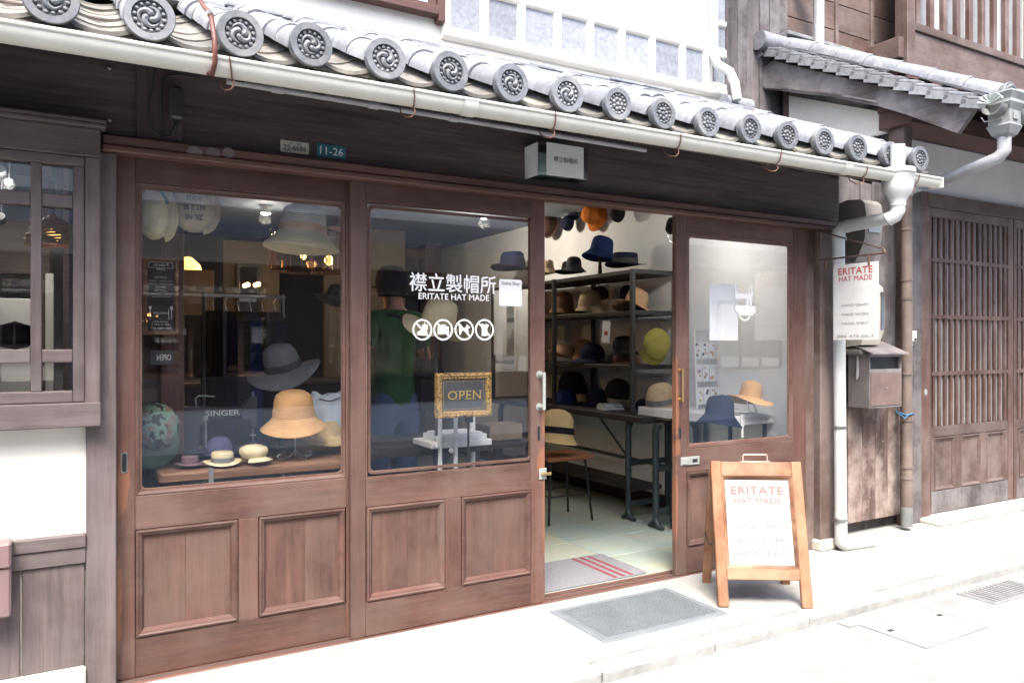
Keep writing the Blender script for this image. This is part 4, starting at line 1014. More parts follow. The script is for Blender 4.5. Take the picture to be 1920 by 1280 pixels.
for k in range(3):
    part('back_tile', MB().box(GX - .06, GX + .3, .02, .18, -.01, .02, .004).box(GX - .06, GX - .045, .02, .18, -.06, -.0105, .003), M['grey_roof_tile'], pr2, loc=(0, 1.08 + .13 * k, 3.68 - .06 * k), rot=(-.42 + .05 * k, 0, 0))
part('flashing', MB().box(5.0, 6.45, 1.0, 1.09, 3.80, 3.83, .004).box(5.0, 6.45, 1.03, 1.09, 3.76, 3.80, .004), M['copper_green'], pr2)
# neighbour's gutter with box hopper and pipe
def halfpipe(x0, x1, cy, cz, r, n=10):
    A = [(x0, cy - r*math.cos(math.pi*k/n), cz - r*math.sin(math.pi*k/n)) for k in range(n+1)] + [(x0, cy - (r-.004)*math.cos(math.pi*k/n), cz - (r-.004)*math.sin(math.pi*k/n)) for k in range(n, -1, -1)]
    m = len(A); B = [(x1, y, z) for _, y, z in A]
    return MB().add(A + B, [(i, (i+1) % m, m+(i+1) % m, m+i) for i in range(m)] + [tuple(range(m)), tuple(range(m, 2*m))])
ng = part('gutter', halfpipe(4.76, 9.2, -.70, 2.73, .06), M['copper_green'], nb, 35)
fan = MB()
for k in range(7):
    an = R(20 + 23 * k); fan.tube([(4.755, -.70, 2.735), (4.75, -.70 + .075*math.cos(an), 2.735 + .06*math.sin(an))], [.006, .012], 6)
part('fan_end', fan, M['pale_metal'], ng, 40)
part('gutter_hook', MB().tube([(4.85, -.77, 2.735), (4.85, -.74, 2.68), (4.85, -.70, 2.65), (4.84, -.62, 2.66), (4.84, -.60, 2.69)], .005, 6), M['grey_pipe'], ng, 40)
hq = at(1883, 220, -.70)
def sq_loft(cx, cy, prof):
    vs = []; fs = []
    for (hx_, hy_, z) in prof: vs += [(cx-hx_, cy-hy_, z), (cx+hx_, cy-hy_, z), (cx+hx_, cy+hy_, z), (cx-hx_, cy+hy_, z)]
    for i in range(len(prof)-1):
        for k in range(4): fs.append((i*4+k, i*4+(k+1) % 4, (i+1)*4+(k+1) % 4, (i+1)*4+k))
    fs += [(0, 1, 2, 3), tuple(range(len(prof)*4-4, len(prof)*4))]
    return MB().add(vs, fs)
hz = hq.z
part('hopper', sq_loft(hq.x, -.70, [(.085, .085, hz + .14), (.09, .09, hz + .13), (.075, .075, hz + .09), (.08, .08, hz + .07), (.062, .062, hz + .03), (.062, .062, hz - .05), (.07, .07, hz - .06), (.05, .05, hz - .11), (.03, .03, hz - .13)]), M['copper_green'], ng)
part('hopper_boss', MB().box(hq.x - .025, hq.x + .025, -.77, -.762, hz - .03, hz + .02, .006).box(hq.x - .07, hq.x - .0625, -.725, -.675, hz - .03, hz + .02, .006), M['copper_green'], ng)
pe = at(1752, 346, -.02)
part('rain_pipe', MB().tube([(hq.x, -.70, hz - .12), (hq.x, -.70, hz - .2), (hq.x - .01, -.67, hz - .24), (hq.x - .03, -.6, hz - .265), (pe.x - .02, -.02, pe.z), (q.x + .02, .02, 2.38), (q.x, .03, 2.34)], .038, 14), M['grey_pipe'], ng, 50)
# upper storey of the neighbour
up2 = part('upper_wall', MB().box(4.25, 9.2, 1.16, 1.3, 3.0, 6.0), M['weathered_wood'], nb)
xs = [4.30, 4.42, 4.55, 4.66, 4.80, 4.91, 5.03, 5.14]
for a, b in zip(xs[:-1], xs[1:]):
    part('plank', MB().box(a + .002, b - .002, 1.12 + random.uniform(-.008, .008), 1.159, 3.0, 6.0, .004), M['weathered_wood'], up2)
for zz in [3.55 + .235 * k for k in range(9)]:
    for (a, b) in ((5.142, 5.72), (5.76, 6.2), (6.24, 7.3)):
        part('wall_board', MB().box(a, b, 1.13, 1.159, zz + .003, zz + .232, .003), M['house_wood_level'], up2)
for xx in (5.74, 6.22):
    part('batten', MB().box(xx - .019, xx + .019, 1.11, 1.1595, 3.5, 6.0, .003), M['house_wood_upright'], up2)
pq = at(1520, 20, 1.02).x
part('rain_pipe', MB().tube([(pq - .08, 1.05, 6.0), (pq - .08, 1.05, 4.33), (pq - .07, 1.03, 4.27), (pq + .04, 1.0, 4.23), (pq + .06, .99, 4.17), (pq + .06, .99, 3.75)], .045, 14), M['grey_pipe'], up2, 50)
bc = grp('balcony', nb); BY = .80
part('post', MB().box(6.16, 6.27, BY - .06, BY + .06, 3.45, 6.0, .005), M['house_wood_upright'], bc)
part('beam', MB().box(6.2705, 9.2, BY - .03, BY + .06, 3.70, 4.0, .005), M['house_wood_level'], bc)
part('beam', MB().box(6.09, 6.1595, BY - .03, 1.1, 3.74, 3.92, .005), M['house_wood_level'], bc)
part('bottom_rail', MB().box(6.2705, 9.2, BY - .05, BY + .05, 4.0005, 4.07, .005), M['house_wood_level'], bc)
for k in range(15):
    xx = 6.37 + k * .2
    part('baluster', MB().box(xx - .028, xx + .028, BY - .025, BY + .02, 4.0705, 5.8, .004), M['lattice_wood'], bc)
part('pane', MB().box(6.28, 9.2, BY + .12, BY + .13, 4.0, 5.8), M['lattice_pane'], bc)
for k in range(6):
    xx = 6.3 + k * .5; part('stile', MB().box(xx, xx + .05, BY + .09, BY + .1195, 4.0, 5.8, .003), M['white_paint'], bc)

# ================================================================== HOUSE ACROSS THE STREET (seen mirrored in the panes)
op = thing('opposite_house', 'dark timber house with a tiled eave across the street, mirrored in the shop panes', 'house', (0, 0, 0))
OY = -6.6
part('wall', MB().box(-9, 18, OY - .2, OY, -.1, 4.9), M['dim_plaster'], op)
part('timber_front', MB().box(-9, 8, OY, OY + .03, .5, 2.3), M['beam_post_wood'], op)
part('roof', MB().prism([(OY + .95, 2.5), (OY + .95, 2.56), (OY, 3.0), (OY, 2.94)], -9, 18, 'yz').prism([(OY + 1.1, 4.75), (OY + 1.1, 4.83), (OY - 3, 6.7), (OY - 3, 6.6)], -9, 18, 'yz'), M['roof_tile'], op)
for i in range(9):
    x0 = -8.6 + i * 2.3
    w_ = grp('window', op)
    part('pane', MB().box(x0, x0 + 1.5, OY + .031, OY + .04, .9, 2.0), M['mirror_glass'], w_)
    part('frame', MB().ring(x0 - .05, x0 + 1.55, .85, 2.05, [(0, OY + .03), (0, OY + .06), (.05, OY + .06), (.05, OY + .03)]), M['house_wood_upright'], w_)
    part('mullion', MB().box(x0 + .48, x0 + .52, OY + .041, OY + .06, .9, 2.0).box(x0 + .98, x0 + 1.02, OY + .041, OY + .06, .9, 2.0), M['house_wood_upright'], w_)
part('kerb', MB().box(-9, 18, OY, OY + 1.0, -.16, -.02, .01), M['kerb_granite'], op)
# ================================================================== INSIDE THE SHOP
WX, RB_, CZ = 4.01, 5.6, 2.50                               # right wall, back wall, ceiling
part('interior_wall', MB().box(WX, WX + .06, .125, RB_, 0, CZ), M['shop_wall_plaster'], shop)
part('interior_wall', MB().box(.0, WX, RB_, RB_ + .1, 0, CZ), M['navy_wall_paint'], shop)
part('interior_wall', MB().box(-.02, .035, .132, RB_, 0, CZ - .0005), M['navy_wall_paint'], shop)
part('ceiling', MB().box(-2.6, WX, .131, RB_, CZ, CZ + .05), M['ceiling_paint'], shop)
part('skirting', MB().box(WX - .015, WX - .0005, .13, RB_, .0, .12, .003), M['pillar_wood'], shop)
fl_m = NT('floor_tile_glaze'); v_ = fl_m.coord()
oi = fl_m.n('ShaderNodeObjectInfo')
cc = fl_m.ramp(oi.outputs['Random'], [(0, (.34, .41, .39)), (.3, (.27, .35, .33)), (.55, (.38, .4, .34)), (.8, (.32, .37, .31)), (1, (.29, .36, .36))])
cc = fl_m.mixc(fl_m.ramp(fl_m.noise(v_, 4, 5, .6), [(.46, (0, 0, 0)), (.7, (.5, .5, .5))]), cc, (.46, .4, .24))
fl_m.col(cc); fl_m.rough(.35); fl_m.bump(fl_m.noise(v_, 40, 3), .08, .003)
flo = struct('floor', MB().box(-2.6, WX, .115, RB_, -.12, -.006), M['stone'])
ft = MB().box(0, .396, 0, .396, -.005, .002, .002).mesh('floor_tile', fl_m.m)
for i in range(10):
    for j in range(13):
        if j > 6 and i < 4: continue
        part('floor_tile', ft, None, flo, loc=(.05 + i * .4 - .03, .118 + j * .4, random.uniform(-.0008, .0008)))
# carpet mat inside
t = thing('entrance_mat', 'grey carpet mat with three dull red stripes on the tiled floor inside the doorway', 'mat', (2.42, .335, .002))
T2 = Matrix(((1, 0, 0, 0), (0, 0, 1, 0), (0, 1, 0, 0), (0, 0, 0, 1)))
part('carpet', MB().prism([(cx + .03*math.cos(R(s_ + 18*q)), cy + .03*math.sin(R(s_ + 18*q))) for (cx, cy, s_) in ((.37, -.185, -90), (.37, .205, 0), (-.39, .205, 90), (-.39, -.185, 180)) for q in range(6)], 0, .009, 'xy'), M['carpet_grey'], t)
for sx in (.17, .225, .28):
    part('stripe', MB().box(sx, sx + .025, -.205, .225, .0085, .0108, .001), M['carpet_red'], t)

# ---- hats
def brim_fn(wave, kx, ky, ph, r0, amp_up=0.0):
    def fn(an, r, z):
        k = max(0, r - r0) / .07
        return (r*math.cos(an)*kx, r*math.sin(an)*ky, z + wave*k*math.cos(2*an + ph) + amp_up*k*math.cos(an + ph*.5))
    return fn
HK = {  # crown profile, brim profile, band height range, outer diameter
    'bucket': ([(.094, 0), (.092, .03), (.086, .075), (.076, .098), (.05, .113), (.0, .117)], [(.093, .002), (.11, -.02), (.135, -.045), (.15, -.062)], (.002, .03), .30),
    'wide': ([(.094, 0), (.091, .05), (.084, .095), (.07, .118), (.04, .13), (.0, .132)], [(.093, .002), (.12, -.008), (.16, -.018), (.19, -.03)], (.003, .04), .38),
    'boater': ([(.092, 0), (.09, .05), (.088, .074), (.083, .08), (.0, .082)], [(.091, .001), (.12, .0), (.155, -.002)], (.002, .04), .31),
    'cloche': ([(.097, -.01), (.096, .03), (.088, .08), (.07, .112), (.04, .127), (.0, .131)], [(.096, -.008), (.108, -.03), (.122, -.048)], (.0, .035), .245),
    'fedora': ([(.094, 0), (.09, .05), (.08, .1), (.062, .115), (.03, .1), (.0, .094)], [(.093, .001), (.12, .0), (.145, .006), (.155, .014)], (.003, .035), .31),
    'dome': ([(.1, 0), (.102, .03), (.097, .07), (.08, .105), (.045, .128), (.0, .134)], [(.1, .002), (.113, -.004), (.122, -.006)], (.003, .03), .245),
}
def AX(x, z):                                              # orientation from the visor direction and the crown direction
    x, z = Vector(x).normalized(), Vector(z).normalized(); y = z.cross(x).normalized(); x = y.cross(z)
    return Matrix((x, y, z)).transposed().to_euler()
def hat(label, loc, rot, kind, s, col, band=None, wave=.012, ph=.0, up=0.0, group=None, ex=.93, cat='hat', name='hat', under=None):
    h = thing(name, label, cat, loc, rot, group); h.scale = (s, s, s)
    if kind in ('cap', 'newsboy'):
        pf = [(.094, 0), (.097, .03), (.09, .07), (.07, .1), (.04, .113), (0, .117)] if kind == 'cap' else [(.1, -.004), (.106, .008), (.122, .03), (.127, .055), (.112, .085), (.07, .103), (0, .109)]
        part('crown', MB().lathe(pf, 28, ex=1.05, ey=.93), M['cloth_' + col], h, 60)
        n = 10; vs = []; fs = []
        for rr, dz in ((.088, .006), (.125, .003), (.16, -.012), (.172, -.02)):
            for k in range(n + 1):
                an = R(-62 + 124*k/n); cl = math.cos(an)
                r2 = .088 + (rr - .088) * max(.0, cl)**.6
                vs.append((r2*math.cos(an)*1.05, r2*math.sin(an)*.98, dz - .014*(math.sin(an))**2))
        m = len(vs)
        vs += [(x, y, z - .004) for x, y, z in vs]
        for i in range(3):
            for k in range(n): a = i*(n+1)+k; fs += [(a, a+1, a+n+2, a+n+1), (m+a, m+a+1, m+a+n+2, m+a+n+1)]
        for k in range(n): a = 3*(n+1)+k; fs.append((a, a+1, m+a+1, m+a))
        part('visor', MB().add(vs, fs), M['cloth_' + (under or col)], h, 60)
        if kind == 'cap': part('button', MB().ball((0, 0, .117), .007, 8, 4), M['cloth_' + col], h, 60)
        return h
    cp, bp_, (b0, b1), _ = HK[kind]
    w1, w2 = random.uniform(0, 6), random.uniform(0, 6)
    def dent(an, r, z):                                     # soft dents in the crown
        k = 1 + (.025*math.cos(2*an + w1) + .02*math.cos(3*an + w2)) * min(1, max(0, z - .035)/.05)
        return (r*k*math.cos(an), r*k*math.sin(an)*ex, z * (1 + .03*math.cos(an + w2)*(z > .06)))
    part('crown', MB().lathe(cp, 32, fn=dent), M['cloth_' + col], h, 60)
    fn = brim_fn(wave, 1, ex, ph, .093, up)
    full = bp_ + [(bp_[-1][0] + .001, bp_[-1][1] - .002)] + [(r, z - .004) for r, z in reversed(bp_)]
    part('brim', MB().lathe(full, 40, fn=fn), M['cloth_' + (under or col)], h, 60)
    if band:
        def rad(z):
            for (r0, z0), (r1, z1) in zip(cp[:-1], cp[1:]):
                if z0 <= z <= z1: return r0 + (r1-r0)*(z-z0)/max(1e-6, z1-z0)
            return cp[0][0]
        part('band', MB().lathe([(rad(b0) + .0005, b0), (rad(b0) + .0025, b0), (rad((b0+b1)/2) + .0028, (b0+b1)/2), (rad(b1) + .0025, b1), (rad(b1) + .0005, b1)], 32, ex=1, ey=ex), M['cloth_' + band], h, 60)
    return h
DROP = {'bucket': .062, 'wide': .03, 'boater': .003, 'cloche': .05, 'fedora': .003, 'dome': .006, 'cap': .02, 'newsboy': .02}
DIA = {k: v[3] for k, v in HK.items()}; DIA['cap'] = .25; DIA['newsboy'] = .26
def hat_px(label, px0, px1, pyb, plane, kind, col, band=None, rot=(0, 0, 0), **kw):
    cx = (px0 + px1) / 2; ax, val = plane
    p = at(cx, pyb, val) if ax == 'Y' else atX(cx, pyb, val)
    d = (p.y + CAM_D) / (SS - CC * (cx - 960) / F_PX)
    s = (px1 - px0) * d / F_PX / DIA[kind]
    return hat(label, (p.x, p.y, p.z + DROP[kind] * s), rot, kind, s, col, band, **kw)

# ---- bench and display in the left window
tz = .765
bt = thing('display_bench', 'low worn wooden bench along the left window with small hats on it', 'bench', (.0, .0, 0))
part('top', MB().box(.30, 1.16, .2, .50, tz - .045, tz, .008), M['bench_wood'], bt)
for xx in (.36, 1.1): part('leg', MB().box(xx - .025, xx + .025, .24, .46, 0, tz - .0455, .004), M['bench_wood'], bt)
tb = thing('cutting_table', 'dark wooden worktable behind the bench in the left window', 'table', (0, 0, 0))
part('top', MB().box(.28, 2.0, .52, 1.1, tz - .06, tz - .005, .006), M['dark_shelf_wood'], tb)
for xx in (.34, 1.94):
    for yy in (.58, 1.04): part('leg', MB().box(xx - .03, xx + .03, yy - .03, yy + .03, 0, tz - .0605, .004), M['dark_shelf_wood'], tb)
def p_on(px, Y, z=None):
    q = at(px, 700, Y); return q.x
# sewing machine
sx0, sx1 = at(338, 800, .62).x, at(482, 800, .62).x
smz = tz - .004
sm = thing('sewing_machine', 'old black sewing machine with pale lettering on its arm in the left window', 'sewing machine', ((sx0 + sx1)/2, .66, smz))
hw = (sx1 - sx0) / 2; ztop = at(400, 775, .6).z - smz
part('bed', MB().box(-hw - .03, hw + .03, -.08, .08, 0, .04, .01), M['black_gloss'] if 'black_gloss' in M else plain('black_gloss', (.055, .065, .078), .28, var=.1, bump=0), sm)
ah = ztop - .0
part('pillar', MB().prism([(-hw, .0405), (-hw + .075, .0405), (-hw + .085, ah - .06), (-hw + .1, ah - .035), (-hw + .1, ah + .03), (-hw + .02, ah + .035), (-hw - .005, ah + .01)], -.045, .045, 'xz'), M['black_gloss'], sm)
part('arm', MB().tube([(-hw + .09, 0, ah + .0), (0, 0, ah - .002), (hw - .06, 0, ah - .004)], [.036, .028, .026], 14), M['black_gloss'], sm, 50)
part('head', MB().prism([(hw - .07, ah - .03), (hw - .07, ah + .02), (hw - .035, ah + .055), (hw - .012, ah + .075), (hw, ah + .07), (hw, ah - .075), (hw - .02, ah - .085), (hw - .035, ah - .04)], -.04, .04, 'xz'), M['black_gloss'], sm)
part('needle_bar', MB().tube([(hw - .016, -.02, ah + .07), (hw - .016, -.02, ah + .098)], .006, 8).tube([(hw - .016, -.01, ah - .08), (hw - .014, -.01, .06)], .005, 8), M['steel'], sm, 40)
part('presser_foot', MB().box(hw - .03, hw + .004, -.02, .005, .044, .056, .003).tube([(hw - .03, -.012, ah - .12), (hw + .0, -.012, ah - .12)], .005, 6), M['steel'], sm, 40)
part('hand_wheel', MB().lathe([(.02, -.01), (.058, -.01), (.062, 0), (.058, .01), (.02, .01)], 20, Matrix.Translation((-hw - .028, 0, ah - .01)) @ Matrix.Rotation(R(90), 4, 'Y')), M['steel'], sm, 40)
part('carry_handle', MB().tube([(-hw + .075, -.01, ah + .03), (-hw + .07, -.01, ah + .07), (-hw + .085, -.01, ah + .083), (hw - .19, -.01, ah + .078)], .004, 8), M['pale_metal'], sm, 50)
part('spool_pin', MB().tube([(-hw + .02, 0, ah + .03), (-hw + .02, 0, ah + .09)], .0035, 6), M['brass'], sm, 40)
part('lever', MB().tube([(-hw + .11, -.05, ah - .03), (-hw + .112, -.05, .05)], .005, 8).ball((-hw + .11, -.05, ah - .025), .013, 8, 6, (1, 1, 1.4)), M['pale_metal'], sm, 40)
part('lettering', MB().text('SINGER', (-.062, -.0335, ah - .014), U, V, .155, .026, .012), M['chalk_print'], sm)

Y1 = .32
hat_px('tan cloth bucket hat on a scrolled wire stand in the left window', 489, 613, 805, ('Y', Y1), 'bucket', 'tan', 'tan', rot=(R(3), R(-3), R(20)), wave=.012, ph=1.2)
hs_p = at(553, 858, Y1)
ws = thing('hat_stand', 'scrolled wire hat stand under the tan bucket hat', 'hat stand', (hs_p.x, Y1, tz))
zz = at(553, 780, Y1).z - tz
part('stem', MB().tube([(0, 0, .02), (0, 0, zz)], .004, 8), M['steel'], ws, 40)
for k in range(4):
    an = R(20 + 90*k); cx, sy = math.cos(an), math.sin(an)
    part('scroll_foot', MB().tube([(0, 0, .045), (.025*cx, .025*sy, .02), (.06*cx, .06*sy, .008), (.085*cx, .085*sy, .012), (.092*cx, .092*sy, .026), (.082*cx, .082*sy, .034), (.074*cx, .074*sy, .026)], .0028, 6), M['steel'], ws, 40)
for k in range(3):
    an = R(120*k); part('cradle_wire', MB().tube([(0, 0, zz*.75), (.05*math.cos(an), .05*math.sin(an), zz*.8), (.075*math.cos(an), .075*math.sin(an), zz*1.15)], .0025, 6), M['steel'], ws, 40)
hat_px('small pale straw boater with a grey ribbon on the window bench', 383, 451, 865, ('Y', .27), 'boater', 'pale_straw', 'grey', rot=(R(4), 0, 0))
q = at(396, 866, .198); q2 = at(428, 866, .198)
solo('ribbon', MB().box(q.x - .01, q.x + .01, .194, .1955, tz - .2, tz + .006).box(q.x - .01, q.x + .01, .1956, .26, tz + .004, tz + .0055), M['cloth_grey'], 'grey ribbon tail hanging over the bench edge below the small boater', 'ribbon')
hat_px('small pale straw newsboy cap at the end of the row on the bench', 448, 503, 860, ('Y', .27), 'newsboy', 'pale_straw', rot=(0, 0, R(-60)))
hat_px('small mauve hat on the bench beside the camouflage cap', 330, 383, 868, ('Y', .30), 'boater', 'mauve', rot=(0, 0, 0))
hat_px('violet blue rounded hat behind the small boater', 383, 440, 850, ('Y', .42), 'dome', 'violet')
hat_px('wide grey sun hat with a dark band on a pole stand in the left window', 463, 600, 702, ('Y', .75), 'wide', 'grey', 'charcoal', rot=(R(10), R(-17), R(0)), wave=.02, ph=.5)
q = at(528, 690, .78); pst = thing('pole_stand', 'dark pole stand carrying the wide grey sun hat', 'hat stand', (q.x, .78, 0))
part('pole', MB().tube([(0, 0, tz), (0, 0, q.z + .06)], .01, 8), M['iron_teal'], pst, 40); part('base', MB().lathe([(0, tz + .012), (.07, tz + .012), (.075, tz - .004)], 20), M['iron_teal'], pst, 40)
hat('camouflage cap hung on edge at the left of the window', tuple(at(287, 800, .34)), AX((.12, .05, -1), (.35, -.93, .1)), 'cap', 1.0, 'camo', under='sage')
hat_px('white and brown bucket hat hanging at the top of the left window', 497, 638, 466, ('Y', .3), 'bucket', 'white', 'rose', rot=(0, R(4), R(10)), wave=.006, under='pale_straw')
part('hook_wire', MB().tube([(0, 0, .11), (0, 0, .4)], .002, 6), M['steel'], bpy.context.scene.objects[-1] if False else [o for o in COL.objects if o.get('label', '').startswith('white and brown bucket')][0])
hat('natural straw cap with teal stripes hung at the top left corner of the window', tuple(at(292, 402, .24)), (R(95), 0, R(-15)), 'newsboy', .8, 'pale_straw')
o_ = [o for o in COL.objects if o.get('label', '').startswith('natural straw cap')][0]; o_.scale.x *= .6; o_.scale.y *= 1.15
part('stripe', MB().lathe([(.1215, .036), (.129, .06), (.1115, .089)], 10, ex=1.06, ey=.94, a0=.4, a1=1.3), M['teal_enamel'], o_, 60)
hat('coffee sack cap with upside down dark print hung at the top of the window', tuple(at(362, 392, .3)), (R(95), 0, R(-5)), 'newsboy', .8, 'sack')
o_ = [o for o in COL.objects if o.get('label', '').startswith('coffee sack')][0]; o_.scale.x *= .8; o_.scale.y *= 1.1
for s_, zz_, w_ in (('AGUA', .045, .1), ('NY 2 SE', 0.0, .13), ('ZIL NE', -.045, .11)):
    part('lettering', MB().text(s_, (w_/2, -zz_ + .01 if False else zz_ + .012, .1105), (-1, 0, 0), (0, -1, 0), w_, .024, .02), M['dark_print'], o_)
hat_px('beige hat partly hidden behind the door stile at the top of the left window', 615, 690, 428, ('Y', .35), 'dome', 'rose')
hat_px('dark slate wide hat on a hook at the right of the left window', 590, 668, 566, ('Y', .9), 'wide', 'charcoal', rot=(R(0), R(20), 0))
hat_px('straw brim hat lying under the canvas bag', 560, 668, 825, ('Y', .5), 'wide', 'straw')
# drawstring bag
q = at(618, 800, .45)
bg_ = thing('drawstring_bag', 'pale grey canvas drawstring bag behind the tan bucket hat', 'bag', (q.x, .5, q.z))
part('body', MB().lathe([(.085, 0), (.095, .03), (.09, .1), (.078, .15), (.074, .165)], 24, ex=1, ey=.6, fn=lambda an, r, z: (r*math.cos(an)*1.0, r*math.sin(an)*.6, z + (.01*math.cos(2*an) + .006*math.cos(5*an) if z > .14 else 0))), M['cloth_pale_blue'], bg_, 60)
part('cord', MB().tube([(.06*math.cos(R(a_)), -.05 + .0*a_, .135 + .008*math.sin(R(a_*3))) for a_ in range(20, 170, 15)], .003, 6), M['cloth_grey'], bg_, 60)

# ---- things further inside, seen through the left pane
pil = thing('timber_pillar', 'red brown timber pillar behind the left window with the mirror-image menu board on it', 'pillar', (0, 0, 0))
a, b = at(300, 500, .5), at(346, 500, .5)
part('shaft', MB().box(a.x, b.x, .5, .62, 0, CZ - .001, .006), M['pillar_wood'], pil)
part('dark_panel', MB().box(.036, a.x - .001, .54, .58, 0, CZ - .001), M['beam_wood'], pil)
a, b = at(268, 627, .42), at(335, 480, .42); w, h = b.x - a.x, at(268, 482, .42).z - a.z
mn = thing('mirrored_menu_board', 'mirror image of a framed black menu board with reversed chalk white print, built solid at the left of the window', 'menu board', (a.x, .42, a.z))  # reflected board, built as a solid one with its print reversed
part('frame', MB().ring(0, w, 0, h, [(0, .02), (0, 0), (.012, -.002), (.018, .006)]), M['bench_wood'], mn)
part('board', MB().box(.01, w - .01, .005, .012, .01, h - .01), M['chalkboard'], mn)
mU = Vector((-1, 0, 0))
def mline(s, zf, wf, hf, bold=.008): part('lettering', MB().text(s, Vector((w/2 + w*wf/2, .0044, h*zf)), mU, V, w*wf, h*hf, bold), M['chalk_print'], mn)
for s_, zf, wf, hf in (('Fabric', .895, .42, .035), ('cafe', .84, .25, .03), ('COFFEE', .735, .34, .028), ('espresso   latte', .69, .66, .02), ('americano  mocha', .655, .66, .02), ('TEA 450', .61, .3, .022), ('LATTE', .56, .34, .024), ('soy   milk', .52, .6, .018), ('honey', .485, .5, .018), ('LUNCH 900', .27, .42, .028), ('sandwich', .16, .42, .022), ('AM 11-PM 5', .12, .52, .022), ('TEL 086 427', .075, .6, .022)): mline(s_, zf, wf, hf)
orn = MB()
orn.ring(w*.15, w*.85, h*.87, h*.945, [(0, .0045), (.002, .0044)], .008)
for xx in (w*.2, w*.72, w*.8): orn.box(xx - .0015, xx + .0015, .0042, .0046, h*.2, h*.34)
orn.ball((w*.2, .0046, h*.35), .006, 8, 5, (1, .1, 1.4)); orn.ball((w*.8, .0046, h*.35), .006, 8, 5, (1, .1, 1.4))
part('ornament', orn, M['chalk_print'], mn, kind='stuff')
a, b = at(282, 684, .42), at(328, 656, .42)
og = thing('mirrored_open_plate', 'mirror image of a dark plate with white OPEN letters, built solid below the menu board', 'sign', (a.x, .44, a.z))  # also a reflected sign, built as a solid plate
w, h = b.x - a.x, at(282, 657, .42).z - a.z
part('plate', MB().box(0, w, -.003, .003, 0, h, .001), M['charcoal_board'] if 'charcoal_board' in M else plain('charcoal_board', (.05, .055, .06), .5), og)
part('lettering', MB().text('OPEN', (w*.86, -.0035, h*.3), (-1, 0, 0), V, w*.58, h*.42, .02), M['chalk_print'], og)
# clothes rack of grey pipe with dark garments
ry = 1.6
ra, rbb = at(383, 553, ry), at(530, 548, ry)
rk = thing('clothes_rack', 'grey steel pipe clothes rack in the middle of the shop', 'clothes rack', (0, ry, 0))
zr = ra.z
part('rail', MB().tube([(ra.x, 0, zr), (rbb.x, 0, zr)], .012, 10), M['grey_pipe'], rk, 40)
for xx in (ra.x, rbb.x):
    part('upright', MB().tube([(xx, 0, .0), (xx, 0, zr)], .012, 10), M['grey_pipe'], rk, 40)
    part('elbow', MB().ball((xx, 0, zr), .018, 8, 6), M['grey_pipe'], rk, 40)
    part('foot', MB().tube([(xx, -.25, .012), (xx, .25, .012)], .012, 8), M['grey_pipe'], rk, 40)
gc = ['black', 'navy', 'charcoal', 'blue', 'black', 'navy']
gl = ['black coat', 'navy jacket', 'charcoal coat', 'blue smock', 'long black apron', 'plain navy apron']
for k in range(6):
    xx = ra.x + (rbb.x - ra.x) * (k + .6) / 6.4
    g_ = thing('garment', gl[k] + ' on a wire hanger, number %s from the left on the rack' % ['one', 'two', 'three', 'four', 'five', 'six'][k], 'garment', (xx, ry, zr), group='dark clothes on the pipe rack')
    part('hanger', MB().tube([(0, 0, .014), (.012, 0, .008), (.014, 0, -.012), (.0, 0, -.04), (.012, 0, -.09)], .003, 6), M['steel'], g_, 50)
    part('cloth', MB().prism([(-.2, -.16), (-.06, -.095), (.06, -.095), (.2, -.16), (.22, -.62), (.19, -.98), (-.19, -.98), (-.22, -.62)], -.035, .035, 'yz'), M['cloth_' + gc[k]], g_)
# dark bench of goods behind
cb = thing('counter', 'dark navy counter at the back of the shop', 'counter', (0, 0, 0))
part('body', MB().box(.6, 2.6, 3.4, 3.9, 0, .95, .01), M['navy_wall_paint'], cb); part('top', MB().box(.55, 2.65, 3.35, 3.95, .9505, .99, .006), M['dark_shelf_wood'], cb)
# warm lit wall panel, mirror and lamps
a, b = at(418, 590, 4.6), at(505, 455, 4.6)
wp = thing('warm_partition', 'yellowish plaster partition lit by the lanterns at the back', 'partition', (0, 0, 0))
part('panel', MB().box(a.x, b.x + .1, 4.6, 4.66, 0, b.z, .004), M['warm_wall_paint'], wp)
a, b = at(697, 560, 4.4), at(760, 420, 4.4)
part('panel', MB().box(a.x - .5, b.x, 4.4, 4.46, 0, b.z, .004), M['warm_wall_paint'], wp)
a, b = at(455, 590, 4.2), at(500, 490, 4.2)
mr = thing('glass_case', 'dark framed mirror case reflecting two bulbs on the yellow partition', 'mirror', (a.x, 4.5, a.z))
part('frame', MB().ring(0, b.x - a.x, 0, b.z - a.z, [(0, .05), (0, 0), (.025, -.003), (.03, .01)]), M['black_metal'], mr); part('mirror', MB().box(.02, b.x - a.x - .02, .012, .016, .02, b.z - a.z - .02), M['mirror_glass'], mr)
part('bulb', MB().ball((.09, -.06, .3), .022, 10, 6), M['lamp_warm'], mr, 60); part('bulb', MB().ball((.19, -.06, .31), .022, 10, 6), M['lamp_warm'], mr, 60)
def lamp_light(parent, loc, e, c, rad=.04):
    l = bpy.data.lights.new('lamp_glow', 'POINT'); l.energy = e; l.color = c; l.shadow_soft_size = rad
    o = bpy.data.objects.new('lamp_glow', l); COL.objects.link(o); o.parent = parent; o.location = loc; return o
a, b = at(505, 506, 2.3), at(645, 440, 2.3)
ln_ = thing('lantern', 'wide pendant lantern of seeded glass and black wire with a glowing bulb', 'lamp', ((a.x + b.x)/2, 2.3, a.z))
hw = (b.x - a.x)/2; hh = b.z - a.z
fr2 = MB()
for zz_ in (0, hh*.5, hh): fr2.tube([(hw*math.cos(R(k*18)), hw*.7*math.sin(R(k*18)), zz_) for k in range(20)], .006, 6, closed=True)
